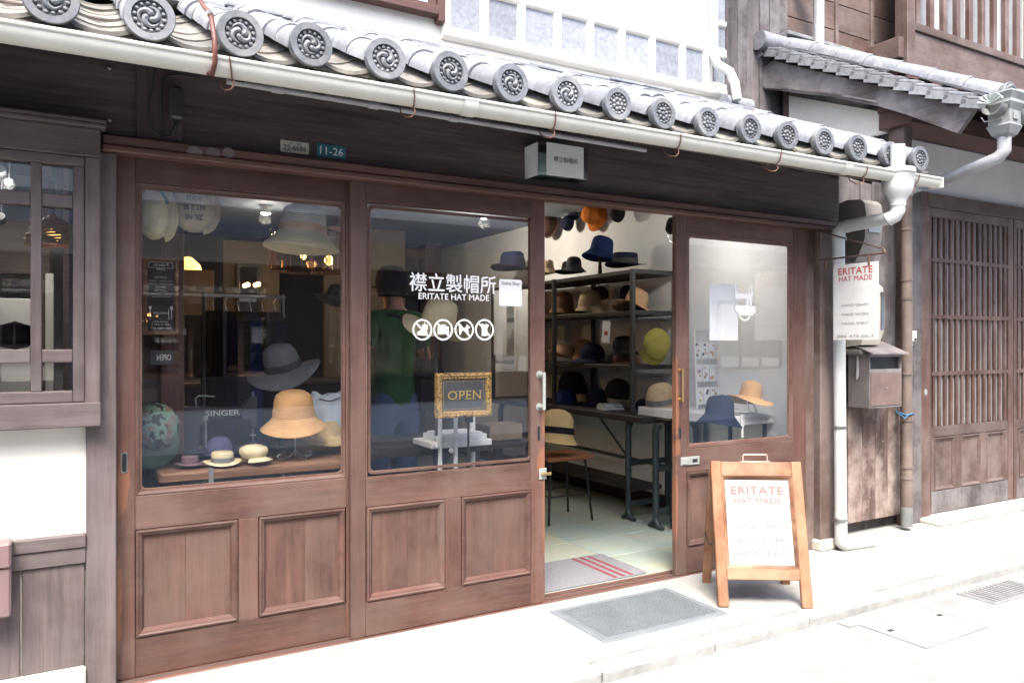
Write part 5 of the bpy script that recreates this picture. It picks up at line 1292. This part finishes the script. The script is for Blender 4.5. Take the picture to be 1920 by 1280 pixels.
for k in range(10): fr2.tube([(hw*math.cos(R(k*36)), hw*.7*math.sin(R(k*36)), 0), (hw*math.cos(R(k*36)), hw*.7*math.sin(R(k*36)), hh)], .005, 6)
part('wire_frame', fr2, M['black_metal'], ln_, 40, kind='stuff'); part('glass_shade', MB().lathe([(hw*.97, 0), (hw*.97, hh)], 20, ey=.7), M['amber_glass'] if 'amber_glass' in M else glassmat('amber_glass', (.75, .5, .32), .1), ln_, 40)
part('bulb', MB().ball((-.03, 0, hh*.45), .022, 10, 8, (1, 1, 2.0)), M['lamp_warm'], ln_, 60); part('cord', MB().tube([(-.03, 0, hh*.5), (-.03, 0, CZ - a.z)], .004, 6), M['cable'], ln_, 40)
lamp_light(ln_, (-.03, 0, hh*.45), 2.5, (1, .6, .28))
q = at(352, 515, 3.2)
dl = thing('dome_lamp', 'amber dome pendant lamp glowing behind the timber pillar', 'lamp', (q.x, 3.2, q.z))
part('shade', MB().lathe([(.0, .14), (.03, .135), (.09, .08), (.115, 0), (.11, 0), (.085, .075), (.0, .13)], 24), M['amber_shade'] if 'amber_shade' in M else emit('amber_shade', (1, .42, .08), 1.2), dl, 60)
part('bulb', MB().ball((0, 0, .0), .028, 10, 8), M['lamp_warm'], dl, 60); part('cord', MB().tube([(0, 0, .14), (0, 0, CZ - q.z)], .004, 6), M['cable'], dl, 40)
lamp_light(dl, (0, 0, -.05), 2.5, (1, .6, .28))
for i, (px, py, lab) in enumerate(((498, 396, 'round white ceiling spot seen above the white and brown bucket hat'), (908, 404, 'round white ceiling spot at the top of the middle pane'))):
    yy = .9 if i == 0 else 1.4
    yy = (CZ - .05 - CAM_H) * F_PX / (HOR - py) * (SS - CC*(px - 960)/F_PX) - CAM_D
    q = at(px, py, yy)
    sp = thing('ceiling_spot', lab, 'ceiling light', (q.x, yy, CZ), group='ceiling spots')
    part('housing', MB().lathe([(.0, 0), (.035, 0), (.045, -.07), (.04, -.07), (.03, -.03), (0, -.03)], 16), M['white_paint'], sp, 50); part('lens', MB().ball((0, 0, -.065), .036, 12, 6, (1, 1, .5)), M['lamp_white'], sp, 60)
    lamp_light(sp, (0, 0, -.12), (1.5, 6)[i], (1, .9, .75), .05)
q = at(362, 590, 2.6)
pp = solo('print_poster', MB().box(0, .2, 0, .012, 0, .32, .002), M['cloth_sack'], 'brown sack cloth poster hanging behind the timber pillar', 'poster', loc=(at(345, 590, 2.6).x, 2.6, q.z))

# ---- middle pane: straw hat on a pole, open sign, white rack, shelf goods
hat_px('large pale straw hat with upturned brim on a pole in the middle window', 752, 890, 618, ('Y', .36), 'wide', 'pale_straw', rot=(R(13), R(7), R(25)), wave=.03, ph=2.6)
q = at(818, 600, .40); ps2 = thing('pole_stand', 'slim dark pole stand under the large straw hat in the middle window', 'hat stand', (q.x, .40, 0))
part('pole', MB().tube([(0, 0, .0), (0, 0, q.z + .05)], .009, 8), M['dark_iron'], ps2, 40); part('base', MB().lathe([(0, .012), (.11, .012), (.115, 0)], 20), M['dark_iron'], ps2, 40)
a, b = at(819.5, 785, .1), at(923, 700, .1)
os_ = thing('open_sign', 'black and gold weathered frame with gold OPEN letters standing behind the middle pane', 'sign', (a.x, .1, a.z))
w, h = b.x - a.x, at(820, 700, .1).z - a.z
fm = NT('gilt_frame'); v_ = fm.coord(); g = fm.noise(v_, 130, 4, .7)
fm.col(fm.ramp(g, [(.46, (.015, .016, .018)), (.52, (.5, .3, .09))])); fm.rough(.5); fm.bump(g, .3, .003)
part('frame', MB().ring(0, w, 0, h, [(0, .03), (0, .006), (.004, 0), (.013, -.002), (.017, .004), (.026, .004), (.03, .012), (.034, .016)]), fm.m, os_)
part('board', MB().box(.03, w - .03, .014, .018, .03, h - .03), M['charcoal_board'], os_)
part('gold_line', MB().ring(.04, w - .04, .04, h - .04, [(0, .0137), (.0015, .0136)]), M['gold_print'], os_)
lm = MB().text('OPEN', (w*.21, .0133, h*.40), U, V, w*.6, h*.2, -.004, 1.08)
tx, tz0, tw, th_ = w*.21, h*.40, w*.6, h*.2
for fx in (.285, .535, .79, .995):                               # small serifs
    for zz_ in (tz0, tz0 + th_ - .002): lm.box(tx + tw*fx - .008, tx + tw*fx + .006, .0130, .0134, zz_, zz_ + .002)
part('lettering', lm, M['gold_print'], os_)
part('prop', MB().tube([(w*.64, .05, -.02), (w*.64, .05, -a.z + .01)], .006, 8), M['black_metal'], os_, 40)
part('backing_clip', MB().box(w*.64 - .02, w*.64 + .02, .031, .058, -.03, .05, .004), M['black_metal'], os_)
wr = thing('white_rack', 'white tube rack with leaflets standing behind the OPEN sign', 'rack', (0, 0, 0))
for px in (825, 854):
    q = at(px, 800, .32); part('upright', MB().tube([(q.x, .32, 0), (q.x, .32, 1.02)], .012, 8), M['white_paint'], wr, 40)
for px in (886, ):
    q = at(px, 800, .55); part('upright', MB().tube([(q.x, .55, 0), (q.x, .55, 1.02)], .016, 8), M['white_paint'], wr, 40)
q = at(854, 800, .32); zz_ = at(854, 832, .32).z
part('shelf', MB().box(q.x - .13, q.x + .22, .33, .58, zz_ - .02, zz_ + .012, .004), M['white_paint'], wr)
part('leaflets', MB().box(q.x - .08, q.x + .2, .35, .56, zz_ + .0125, zz_ + .04, .003).box(q.x - .06, q.x + .18, .36, .55, zz_ + .0405, zz_ + .05, .002), M['paper'], wr)
part('knob', MB().ball((at(818, 820, .3).x, .30, zz_), .014, 8, 6).ball((at(846, 832, .3).x, .30, zz_ - .03), .014, 8, 6), M['white_paint'], wr, 60)
pz = at(812, 560, 5.0)
p2_ = thing('timber_post', 'dark red timber post at the far end of the pale wall', 'post', (0, 0, 0))
part('shaft', MB().box(at(797, 560, 5.2).x, at(828, 560, 5.2).x, 5.2, 5.35, 0, CZ - .001, .006), M['pillar_wood'], p2_)
part('rail', MB().box(at(735, 560, 5.2).x, at(797, 560, 5.2).x - .001, 5.22, 5.3, at(735, 480, 5.2).z, at(735, 465, 5.2).z, .004), M['pillar_wood'], p2_)

# ---- long shelf unit along the right wall
SX0, SX1, SY0, SY1 = 3.56, 3.97, 1.19, 3.35
su = thing('shelf_unit', 'dark steel shelf unit full of hats along the right wall', 'shelf', (0, 0, 0))
SZ = [1.85, 1.547, 1.143]
for z in SZ: part('shelf_board', MB().box(SX0 + .002, SX1, SY0 + .002, SY1, z - .03, z, .003), M['dark_shelf_wood'], su)
for yy in (SY0, 2.25, SY1):
    for xx in (SX0, SX1 - .0):
        part('upright', MB().box(xx - .016, xx + .016, yy - .016, yy + .016, .785, 1.852, .002), M['dark_iron'], su)
for z in SZ:
    part('edge_bar', MB().box(SX0 + .017, SX1 - .017, SY0 - .012, SY0 + .0015, z - .03, z + .003, .002), M['dark_iron'], su)
dt_ = thing('work_table', 'dark wooden worktable on blue grey cast iron legs under the shelf unit', 'table', (0, 0, 0))
part('top', MB().box(3.5, 4.0, 1.0, 3.4, .735, .782, .005), M['dark_shelf_wood'], dt_)
def iron_leg(yy, label=None):
    g = grp('iron_leg', dt_)
    for xx in (3.56, 3.94):
        s_ = -1 if xx < 3.7 else 1
        part('post', MB().tube([(xx, yy, .05), (xx, yy, .60), (xx + .0, yy, .68), (xx - s_*.02, yy, .734)], [.022, .024, .024, .03], 8), M['iron_teal'], g, 50)
        part('foot', MB().tube([(xx, yy, .10), (xx, yy, .06), (xx + s_*.0, yy - .03, .02), (xx, yy - .075, .012)], [.02, .024, .022, .016], 8).tube([(xx, yy, .07), (xx, yy + .03, .03), (xx, yy + .07, .012)], [.02, .02, .014], 8), M['iron_teal'], g, 50)
    for z_ in (.40, .10): part('cross_bar', MB().box(3.58, 3.92, yy - .012, yy + .012, z_, z_ + .04, .004), M['iron_teal'], g)
    return g
for yy in (.93, 1.24, 3.2): iron_leg(yy)
part('brace', MB().tube([(3.56, 1.24, .46), (3.56, 1.6, .735)], .009, 8).tube([(3.7, .95, .42), (3.7, 3.2, .44)], .014, 8), M['iron_teal'], dt_, 50)
part('lower_board', MB().box(3.62, 3.9, 1.26, 3.15, .2, .23, .004), M['dark_shelf_wood'], dt_)
slab = thing('white_slab', 'white layered board laid as a counter behind the right pane', 'counter', (0, 0, 0))
for k in range(3): part('board', MB().box(3.59 + .003*k, 3.995, .26, 1.17, .7835 + .02*k, .8025 + .02*k, .002), M['white_paint'], slab)
for xx in (3.64, 3.95):
    for yy in (.3, .85): part('leg', MB().box(xx, xx + .02, yy, yy + .02, 0, .783, .002), M['iron_teal'], slab)
XP = 3.72
S = ('X', XP)
items = [
 ('blue cloche hat on a small stand above the shelf unit', 1092, 1163, 485, 'bucket', 'blue', None, (R(4), R(10), R(0)), {}),
 ('black felt fedora at the left on top of the shelf unit', 1040, 1098, 512, 'fedora', 'black', None, (0, 0, 0), {}),
 ('dark grey cone hat between the fedora and the blue cloche', 1052, 1100, 510, 'bucket', 'charcoal', None, (0, 0, 0), {}),
 ('navy boater with a pale band at the right on top of the shelf unit', 1133, 1213, 496, 'boater', 'navy', 'charcoal', (0, 0, 0), {}),
 ('beige bucket hat just behind the door stile on top of the shelf', 1005, 1047, 512, 'bucket', 'beige', None, (0, 0, 0), {}),
 ('dark navy fedora at the far left end of the shelf top', 918, 1004, 505, 'fedora', 'navy', None, (0, 0, R(20)), {}),
 ('brown stitched cap with a small slit on the upper shelf', 1028, 1082, 587, 'cloche', 'brown', None, (0, 0, 0), {}),
 ('beige ribbed cloche beside the brown cap on the upper shelf', 1077, 1134, 586, 'cloche', 'beige', None, (0, R(4), 0), {}),
 ('small brown round hat at the back of the upper shelf', 1104, 1145, 560, 'dome', 'dark_brown', None, (0, 0, 0), {'back': .14}),
 ('rosy beige wide hat with a black bow at the end of the upper shelf', 1145, 1238, 580, 'wide', 'rose', None, (R(8), R(16), R(20)), {}),
 ('dark navy tall hat behind the rosy wide hat', 1150, 1212, 572, 'bucket', 'navy', None, (0, 0, 0), {'back': .12}),
 ('tan felt trilby at the left of the middle shelf', 1026, 1088, 668, 'fedora', 'rose', 'beige', (R(5), R(12), R(0)), {}),
 ('brown straw hat tipped up on the middle shelf', 1070, 1122, 668, 'bucket', 'brown', None, (R(15), R(-20), 0), {'back': .06}),
 ('navy peaked cap in front of the tipped brown hat', 1078, 1142, 678, 'cap', 'navy', None, (0, 0, R(200)), {}),
 ('black visor cap beside the little card on the middle shelf', 1140, 1200, 662, 'cap', 'black', None, (0, 0, R(240)), {}),
 ('brown cap under the black visor cap at the end of the middle shelf', 1142, 1196, 682, 'cap', 'dark_brown', None, (0, 0, R(240)), {}),
 ('dark blue cap on the worktable at the left with a metal eyelet', 1030, 1090, 762, 'cap', 'blue', None, (0, 0, R(230)), {}),
 ('tall black beret on the worktable behind the blue cap', 1040, 1106, 735, 'dome', 'black', None, (0, 0, 0), {'back': .1}),
 ('large navy felt hat in the middle of the worktable', 1088, 1150, 764, 'bucket', 'navy', None, (0, 0, 0), {'back': .08}),
 ('black rounded hat at the right of the worktable', 1128, 1190, 745, 'dome', 'black', None, (0, 0, 0), {'back': .06}),
 ('navy cap beyond the shelf post on the worktable', 1186, 1228, 770, 'cap', 'navy', None, (0, 0, R(200)), {'back': .1}),
]
for (lab, a, b, pyb, kind, col, band, rot, kw) in items:
    hat_px(lab, a, b, pyb, ('X', XP + kw.get('back', 0)), kind, col, band, rot=rot, group='hats on the shelf unit')
q = atX(1125, 495, XP)
hst = thing('hat_stand', 'small black stand under the blue cloche on top of the shelf unit', 'hat stand', (q.x, q.y, 1.851))
part('stem', MB().tube([(0, 0, .0), (0, 0, .2)], [.02, .008], 8), M['black_metal'], hst, 40); part('base', MB().lathe([(0, .012), (.05, .01), (.055, 0)], 16), M['black_metal'], hst, 40)
# table-top goods near the door
hat_px('tan cap with a grey scarf band on the end of the white counter', 1203, 1275, 770, ('X', 3.72), 'cloche', 'beige', 'grey', rot=(R(4), R(-10), 0))
hat_px('patterned flat hat under the scarf-banded tan cap', 1203, 1278, 782, ('X', 3.74), 'dome', 'sack', 'gold' if False else 'white', rot=(0, 0, 0))
q = atX(1142, 777, 3.66)
cl = thing('folded_cloth', 'pale blue folded denim cloth on the worktable', 'cloth', (q.x, q.y, .784))
part('lower_fold', MB().prism([(-.11, 0), (-.115, .01), (-.1, .022), (.0, .03), (.1, .026), (.115, .01), (.11, 0)], -.09, .07, 'xz', Matrix.Rotation(R(70), 4, 'Z')), M['cloth_pale_blue'], cl, 30)
part('upper_fold', MB().prism([(-.09, .027), (-.05, .045), (.05, .05), (.105, .035), (.1, .028), (.0, .032)], -.08, .06, 'xz', Matrix.Rotation(R(78), 4, 'Z')), M['cloth_pale_blue'], cl, 30)
q = atX(1135, 640, 3.57)
cdp = thing('price_card', 'small white card with a red mark on the middle shelf', 'card', (q.x, q.y, q.z - .01))
part('card', MB().box(-.001, .001, -.05, .05, .0, .17, 0, Matrix.Rotation(R(6), 4, 'X')), M['paper'], cdp); part('mark', MB().box(-.0022, -.0012, -.025, .02, .06, .09, 0, Matrix.Rotation(R(6), 4, 'X')), M['red_print'], cdp)
hat('olive green cap hanging on a wire hook from the end of the shelf', tuple(atX(1226, 650, 3.72)[:1]) + (1.13, atX(1226, 645, 3.72).z), AX((-.2, -.1, -1), (-.35, -.9, .1)), 'newsboy', .86, 'olive')
o_ = [o for o in COL.objects if o.get('label', '').startswith('olive green')][0]
part('hook', MB().tube([(-.09, 0, .03), (-.13, .02, .03), (-.16, 0, .03), (-.19, .01, .03)], .003, 6), M['black_metal'], o_, 40)
# hats pinned on the wall above
for lab, a, b, pyc, kind, col in (('maroon cap pinned high on the wall beside the door stile', 1008, 1052, 425, 'dome', 'dark_brown'), ('dark navy cap pinned on the wall left of the orange hat', 1050, 1086, 420, 'cap', 'navy'), ('bright orange hat pinned high on the wall', 1084, 1138, 405, 'bucket', 'orange'), ('black cap pinned on the wall right of the orange hat', 1142, 1182, 402, 'cap', 'black')):
    q = atX((a + b)/2, pyc, WX - .09); d_ = (q.y + CAM_D) / (SS - CC*((a + b)/2 - 960)/F_PX)
    hat(lab, (q.x, q.y, q.z), (R(10), R(-80), R(0)), kind, (b - a)*d_/F_PX/DIA[kind]*1.0, col, group='hats pinned on the wall')
q = atX(1262, 425, 3.4)
spl = thing('clip_lamp', 'black clip lamp with a loop of cable at the top right of the doorway', 'lamp', (q.x, q.y, q.z))
part('shade', MB().lathe([(0, .05), (.03, .045), (.055, 0), (.06, -.02), (.055, -.02)], 18, Matrix.Rotation(R(-130), 4, 'Y')), M['black_metal'], spl, 50); part('bulb', MB().ball((.02, 0, -.005), .022, 10, 8), M['lamp_white'], spl, 60); lamp_light(spl, (.09, 0, -.05), 2.2, (1, .95, .88), .04); part('cable', MB().tube([(-.03, 0, -.01), (-.05, 0, -.06), (-.03, 0, -.1), (.02, 0, -.11)], .003, 6), M['cable'], spl, 50)
# stool with a straw hat
stl = thing('stool', 'low stool with a red brown wooden seat and thin black legs inside the doorway', 'stool', (3.13, 1.52, 0))
part('seat', MB().box(-.2, .2, -.17, .17, .455, .487, .008), M['stool_wood'], stl)
for sx in (-1, 1):
    for sy in (-1, 1): part('leg', MB().tube([(sx*.15, sy*.12, .455), (sx*.19, sy*.16, .0)], .009, 8), M['black_metal'], stl, 40)
part('ring', MB().tube([(-.17, -.14, .2), (.17, -.14, .2), (.17, .14, .2), (-.17, .14, .2)], .006, 6, closed=True), M['black_metal'], stl, 40)
hat_px('straw cloche with a broad black band on the stool', 1000, 1085, 830, ('Y', 1.45), 'cloche', 'straw', 'black', rot=(R(-4), R(8), 0))
# papers hanging at the far end of the shelf
for lab, a, b, y0_, y1_, xx in (('long white paper sheet hanging at the far end of the shelf', 926, 950, 545, 665, 3.55), ('second long white sheet hanging nearer the door stile', 964, 990, 545, 695, 3.5)):
    p0_, p1_ = atX(a, y1_, xx), atX(b, y0_, xx); z0_ = p0_.z; z1_ = atX(a, y0_, xx).z
    solo('paper_sheet', MB().box(-.001, .001, p1_.y, p0_.y, z0_, z1_), M['paper'], lab, 'paper', loc=(xx, 0, 0), group='papers at the end of the shelf')
box_ = atX(960, 830, 3.3)
cbx = solo('leaflet_box', MB().box(-.12, .12, -.1, .1, 0, .1, .004), M['cloth_cardboard'], 'small pale cardboard box low behind the middle pane', 'box', loc=(at(935, 815, 1.1).x, 1.1, at(935, 822, 1.1).z))
lt = thing('low_table', 'low dark table behind the middle pane carrying a cardboard box', 'table', (at(935, 815, 1.1).x, 1.1, 0))
zt_ = at(935, 822, 1.1).z - .002
part('top', MB().box(-.3, .16, -.2, .3, zt_ - .03, zt_, .004), M['dark_shelf_wood'], lt)
for sx in (-.27, .13):
    for sy in (-.17, .27): part('leg', MB().box(sx - .02, sx + .02, sy - .02, sy + .02, 0, zt_ - .0305, .003), M['dark_shelf_wood'], lt)

# ---- right pane display
hat_px('navy bucket hat with a white tag on the white counter in the right window', 1303, 1395, 795, ('Y', .3), 'bucket', 'navy', rot=(R(3), R(6), R(30)), wave=.008)
tg = solo('price_tag', MB().box(-.016, .016, -.001, .001, -.05, .03, .0005).box(-.01, .01, -.001, .001, -.12, -.0505), M['white_paint'], 'white ribbon tag hanging over the counter edge by the navy hat', 'tag', loc=(at(1392, 795, .25).x, .25, at(1392, 785, .25).z))
hat_px('tan felt hat with an upturned brim on a wire stand in the right window', 1362, 1452, 752, ('Y', .27), 'wide', 'tan', rot=(R(4), R(10), R(15)), wave=.016, ph=1.0)
q = at(1405, 790, .3)
wst = thing('hat_stand', 'white wire loop stand under the tan felt hat in the right window', 'hat stand', (q.x, .3, .845))
part('loop', MB().tube([(.06, 0, .003), (.0, 0, .02), (-.02, 0, .08), (.0, 0, .16), (.02, 0, .16), (.03, 0, .08), (.07, 0, .005)], .0035, 6), M['white_paint'], wst, 50)
part('base', MB().tube([(.08*math.cos(R(k*30)), .06*math.sin(R(k*30)), .003) for k in range(12)], .003, 6, closed=True), M['white_paint'], wst, 50)
# postcard rack behind
cr = thing('card_rack', 'white wire rack of flower postcards and small charms behind the right pane', 'rack', (at(1335, 700, .75).x, .75, .845))
part('frame', MB().tube([(-.14, 0, 0), (-.12, .05, .55), (.14, .05, .55), (.16, 0, 0)], .006, 6).tube([(-.13, .03, .3), (.15, .03, .3)], .004, 6), M['white_paint'], cr, 40)
cols = [M['cloth_straw'], M['cloth_rose'], M['cloth_olive'], M['paper'], M['cloth_violet'], M['cloth_tan']]
for i in range(4):
    for j in range(3):
        part('card', MB().box(-.12 + .065*i, -.062 + .065*i, .02 + .012*j, .022 + .012*j, .03 + .16*j, .15 + .16*j), M['paper'], cr)
        for k in range(5):
            cx = -.115 + .065*i + random.uniform(.006, .045); cz = .045 + .16*j + random.uniform(0, .09)
            part('print_spot', MB().ball((cx, .0195 + .012*j, cz), random.uniform(.006, .013), 8, 4, (1, .06, 1)), random.choice(cols), cr)
# ================================================================== LEFT ROOM BEHIND THE LATTICE WINDOW
part('interior_wall', MB().box(-2.6, -.021, 3.2, 3.3, 0, CZ), M['shop_wall_plaster'], shop)
part('interior_wall', MB().box(-2.6, -2.55, .13, 3.2, 0, CZ), M['shop_wall_plaster'], shop)
dv = thing('dark_partition', 'dark timber screen with an added white panel for the street reflection, in the room behind the lattice window', 'screen', (0, 0, 0))
part('post', MB().box(-.17, -.125, 1.9, 2.0, 0, CZ - .002), M['beam_wood'], dv); part('post', MB().box(-.06, -.022, 1.9, 2.0, 0, CZ - .002), M['beam_wood'], dv)
part('head', MB().box(-.9, -.175, 1.9, 2.0, 1.7, 2.0), M['beam_wood'], dv); part('low_panel', MB().box(-2.5, -.175, 1.9, 1.95, 0, 1.0), M['navy_wall_paint'], dv)
a, b = at(85, 655, 1.8), at(101, 512, 1.8)
part('white_post', MB().box(a.x, b.x, 1.8, 1.86, 0, at(85, 512, 1.8).z, .004), M['white_paint'], dv)
a, b = at(-40, 655, 1.5), at(58, 572, 1.5)
part('reflection_panel', MB().box(a.x, b.x, 1.5, 1.53, .9, at(58, 560, 1.5).z, .004), M['white_paint'], dv)  # white panel added in place of the bright street reflection in the pane
wk = thing('wicker_shade', 'brown wicker pendant shade hanging behind the lattice window', 'lamp', (at(100, 420, .8).x, .8, at(100, 458, .8).z))
wv = MB()
for k in range(12):
    z = .012*k; r = .11 - .0000*k - .0009*k*k + .004*(k % 2); wv.tube([(r*math.cos(R(a_)), r*math.sin(R(a_)), z + .003*math.sin(R(a_*6 + 60*k))) for a_ in range(0, 360, 15)], .006, 5, closed=True)
part('weave', wv, M['wicker'] if 'wicker' in M else plain('wicker', (.2, .1, .045), .7, var=.3, scale=60), wk, 60, kind='stuff'); part('cord', MB().tube([(0, 0, .12), (0, 0, CZ - wk.location.z)], .004, 6), M['cable'], wk, 40)
part('bulb', MB().ball((0, 0, .04), .03, 10, 8), M['amber_shade'], wk, 60)
for i, (px, py, lab) in enumerate(((3, 327, 'upper white spot lamp at the left edge behind the lattice window'), (17, 350, 'middle white spot lamp behind the lattice window'), (2, 414, 'lower white spot lamp at the left edge behind the lattice window'))):
    q = at(px, py, 1.2)
    sp = thing('track_spot', lab, 'spot lamp', (q.x, q.y, q.z), group='spot lamps behind the lattice window')
    part('housing', MB().lathe([(.0, .05), (.02, .05), (.024, 0), (.02, 0), (.0, .01)], 12, Matrix.Rotation(R(70), 4, 'X')), M['black_metal'], sp, 50); part('lens', MB().ball((0, -.002, 0), .017, 10, 6), M['lamp_white'], sp, 60)
    part('stem', MB().tube([(0, .02, .01), (0, .02, CZ - q.z)], .004, 6), M['black_metal'], sp, 50)
    if i == 1: lamp_light(sp, (0, -.08, 0), 3, (1, .92, .8), .03)
cu_ = thing('cushion', 'black pointed cushion on the window seat behind the lattice window', 'cushion', (at(28, 650, .6).x, .6, at(28, 655, .6).z))
part('body', MB().lathe([(0, 0), (.05, .01), (.07, .05), (.06, .1), (.0, .12)], 16, ey=.5), M['cloth_black'], cu_, 60)
part('seat_ledge', MB().box(-.8, .12, -.15, .2, -.05, -.001), M['beam_wood'], cu_)

# ================================================================== PERSON INSIDE, SEEN FROM BEHIND
def skin(name, verts, edges, mat, parent, root=0, sub=2):
    me = bpy.data.meshes.new(name); me.from_pydata([v[0] for v in verts], edges, [])
    o = bpy.data.objects.new(name, me); COL.objects.link(o)
    md = o.modifiers.new('skin', 'SKIN'); md.use_smooth_shade = True
    if not me.skin_vertices: me.skin_vertices.new()
    for i, v in enumerate(verts):
        r = v[1]; me.skin_vertices[0].data[i].radius = r if isinstance(r, tuple) else (r, r)
        me.skin_vertices[0].data[i].use_root = (i == root)
    sb = o.modifiers.new('sub', 'SUBSURF'); sb.levels = sub; sb.render_levels = sub
    bpy.context.view_layer.update()
    m2 = bpy.data.meshes.new_from_object(o.evaluated_get(bpy.context.evaluated_depsgraph_get()))
    bpy.data.objects.remove(o); m2.materials.clear(); m2.materials.append(mat)
    m2.polygons.foreach_set('use_smooth', [True] * len(m2.polygons))
    return part(name, m2, None, parent)
pp_ = at(738, 700, 1.5)
per = thing('person', 'person in a green shirt, jeans and dark cap seen from behind inside the shop', 'person', (pp_.x, 1.5, 0), (0, 0, R(12)))
per.scale = (1.05,) * 3
B_ = [((0, 0, .93), (.12, .085)), ((0, 0, 1.08), (.115, .08)), ((0, .0, 1.26), (.135, .09)), ((0, -.01, 1.40), (.09, .075)), ((0, 0, 1.475), .05), ((0, .02, 1.56), (.068, .08)), ((0, .015, 1.635), (.07, .085)),
      ((-.165, -.01, 1.385), .05), ((-.27, -.07, 1.15), .04), ((-.17, .08, 1.02), .03), ((-.13, .12, .99), (.036, .018)),
      ((.165, -.01, 1.385), .05), ((.23, -.03, 1.13), .04), ((.2, .12, .95), .03), ((.19, .16, .89), (.02, .036)),
      ((-.09, 0, .86), .085), ((-.1, .02, .5), .055), ((-.105, -.01, .1), .038), ((-.11, .07, .05), .035), ((-.11, .16, .035), .025),
      ((.09, 0, .86), .085), ((.1, .02, .5), .055), ((.105, -.01, .1), .038), ((.11, .07, .05), .035), ((.11, .16, .035), .025), ((0, .105, 1.55), .014)]
E_ = [(0, 1), (1, 2), (2, 3), (3, 4), (4, 5), (5, 6), (3, 7), (7, 8), (8, 9), (9, 10), (3, 11), (11, 12), (12, 13), (13, 14), (0, 15), (15, 16), (16, 17), (17, 18), (18, 19), (0, 20), (20, 21), (21, 22), (22, 23), (23, 24), (5, 25)]
for hb_, sx in ((10, -1), (14, 1)):
    c = Vector(B_[hb_][0])
    for k in range(4):
        off = (k - 1.5) * .016; i0 = len(B_)
        if sx < 0: B_ += [((c.x + .03, c.y + .02, c.z - off), .0085), ((c.x + .065 - .004*abs(k-1), c.y + .03, c.z - off - .006), .0075)]
        else: B_ += [((c.x, c.y + .012 + off, c.z - .035), .0085), ((c.x - .012, c.y + .01 + off, c.z - .072 + .004*abs(k-1)), .0075)]
        E_ += [(hb_, i0), (i0, i0 + 1)]
    i0 = len(B_)
    B_ += [((c.x + (.012 if sx < 0 else -.026), c.y + (.0 if sx < 0 else .02), c.z + (.04 if sx < 0 else -.015)), .009), ((c.x + (.034 if sx < 0 else -.04), c.y + .01, c.z + (.055 if sx < 0 else -.045)), .008)]
    E_ += [(hb_, i0), (i0, i0 + 1)]
skin('body', B_, E_, M['cloth_skin'], per)
skin('shirt', [((0, 0, .80), (.165, .12)), ((0, 0, 1.08), (.145, .105)), ((0, 0, 1.26), (.16, .115)), ((0, -.005, 1.40), (.11, .085)), ((0, 0, 1.445), .066), ((-.165, -.01, 1.385), .075), ((-.215, -.035, 1.27), .07), ((-.235, -.045, 1.21), .066), ((.165, -.01, 1.385), .075), ((.195, -.02, 1.27), .07), ((.205, -.02, 1.2), .066)],
     [(0, 1), (1, 2), (2, 3), (3, 4), (3, 5), (5, 6), (6, 7), (3, 8), (8, 9), (9, 10)], M['cloth_green'], per)
skin('jeans', [((0, 0, 1.02), (.135, .1)), ((0, 0, .9), (.14, .105)), ((-.095, 0, .8), .1), ((-.1, .02, .5), .078), ((-.105, -.01, .08), .066), ((.095, 0, .8), .1), ((.1, .02, .5), .078), ((.105, -.01, .08), .066)],
     [(0, 1), (1, 2), (2, 3), (3, 4), (1, 5), (5, 6), (6, 7)], M['cloth_denim'], per)
for sx in (-1, 1): part('shoe', MB().ball((sx*.108, .07, .045), .055, 12, 8, (.85, 2.3, .85)), M['cloth_charcoal'], per, 60)
part('hair', MB().lathe([(.088, 1.53), (.1, 1.57), (.1, 1.62)], 20, Matrix.Translation((0, .012, 0)), a0=R(160), a1=R(380)), M['cloth_black'], per, 60)
part('cap', MB().lathe([(.103, 1.60), (.105, 1.63), (.095, 1.69), (.06, 1.725), (0, 1.735)], 24, Matrix.Translation((0, .015, 0)), ey=1.1).prism([(-.07, .1), (-.06, .17), (0, .19), (.06, .17), (.07, .1)], 1.598, 1.606, 'xy'), M['cloth_navy'], per, 60)
for sx in (-1, 1): part('ear', MB().ball((sx*.085, .015, 1.575), .022, 8, 6, (.5, .8, 1.3)), M['cloth_skin'], per, 60)
bgp = thing('shoulder_bag', 'black shoulder bag hanging at the right side of the person in green', 'bag', (pp_.x + .24, 1.48, .86), (0, 0, R(12)))
part('body', MB().prism([(-.09, .0), (.07, .0), (.085, .26), (.05, .34), (-.06, .34), (-.1, .26)], -.05, .06, 'xz'), M['cloth_black'], bgp, 40)
part('strap', MB().tube([(-.02, -.02, .33), (-.08, -.06, .46), (-.2, -.11, .56), (-.3, -.08, .62), (-.35, .02, .63)], .012, 6), M['cloth_charcoal'], bgp, 50)
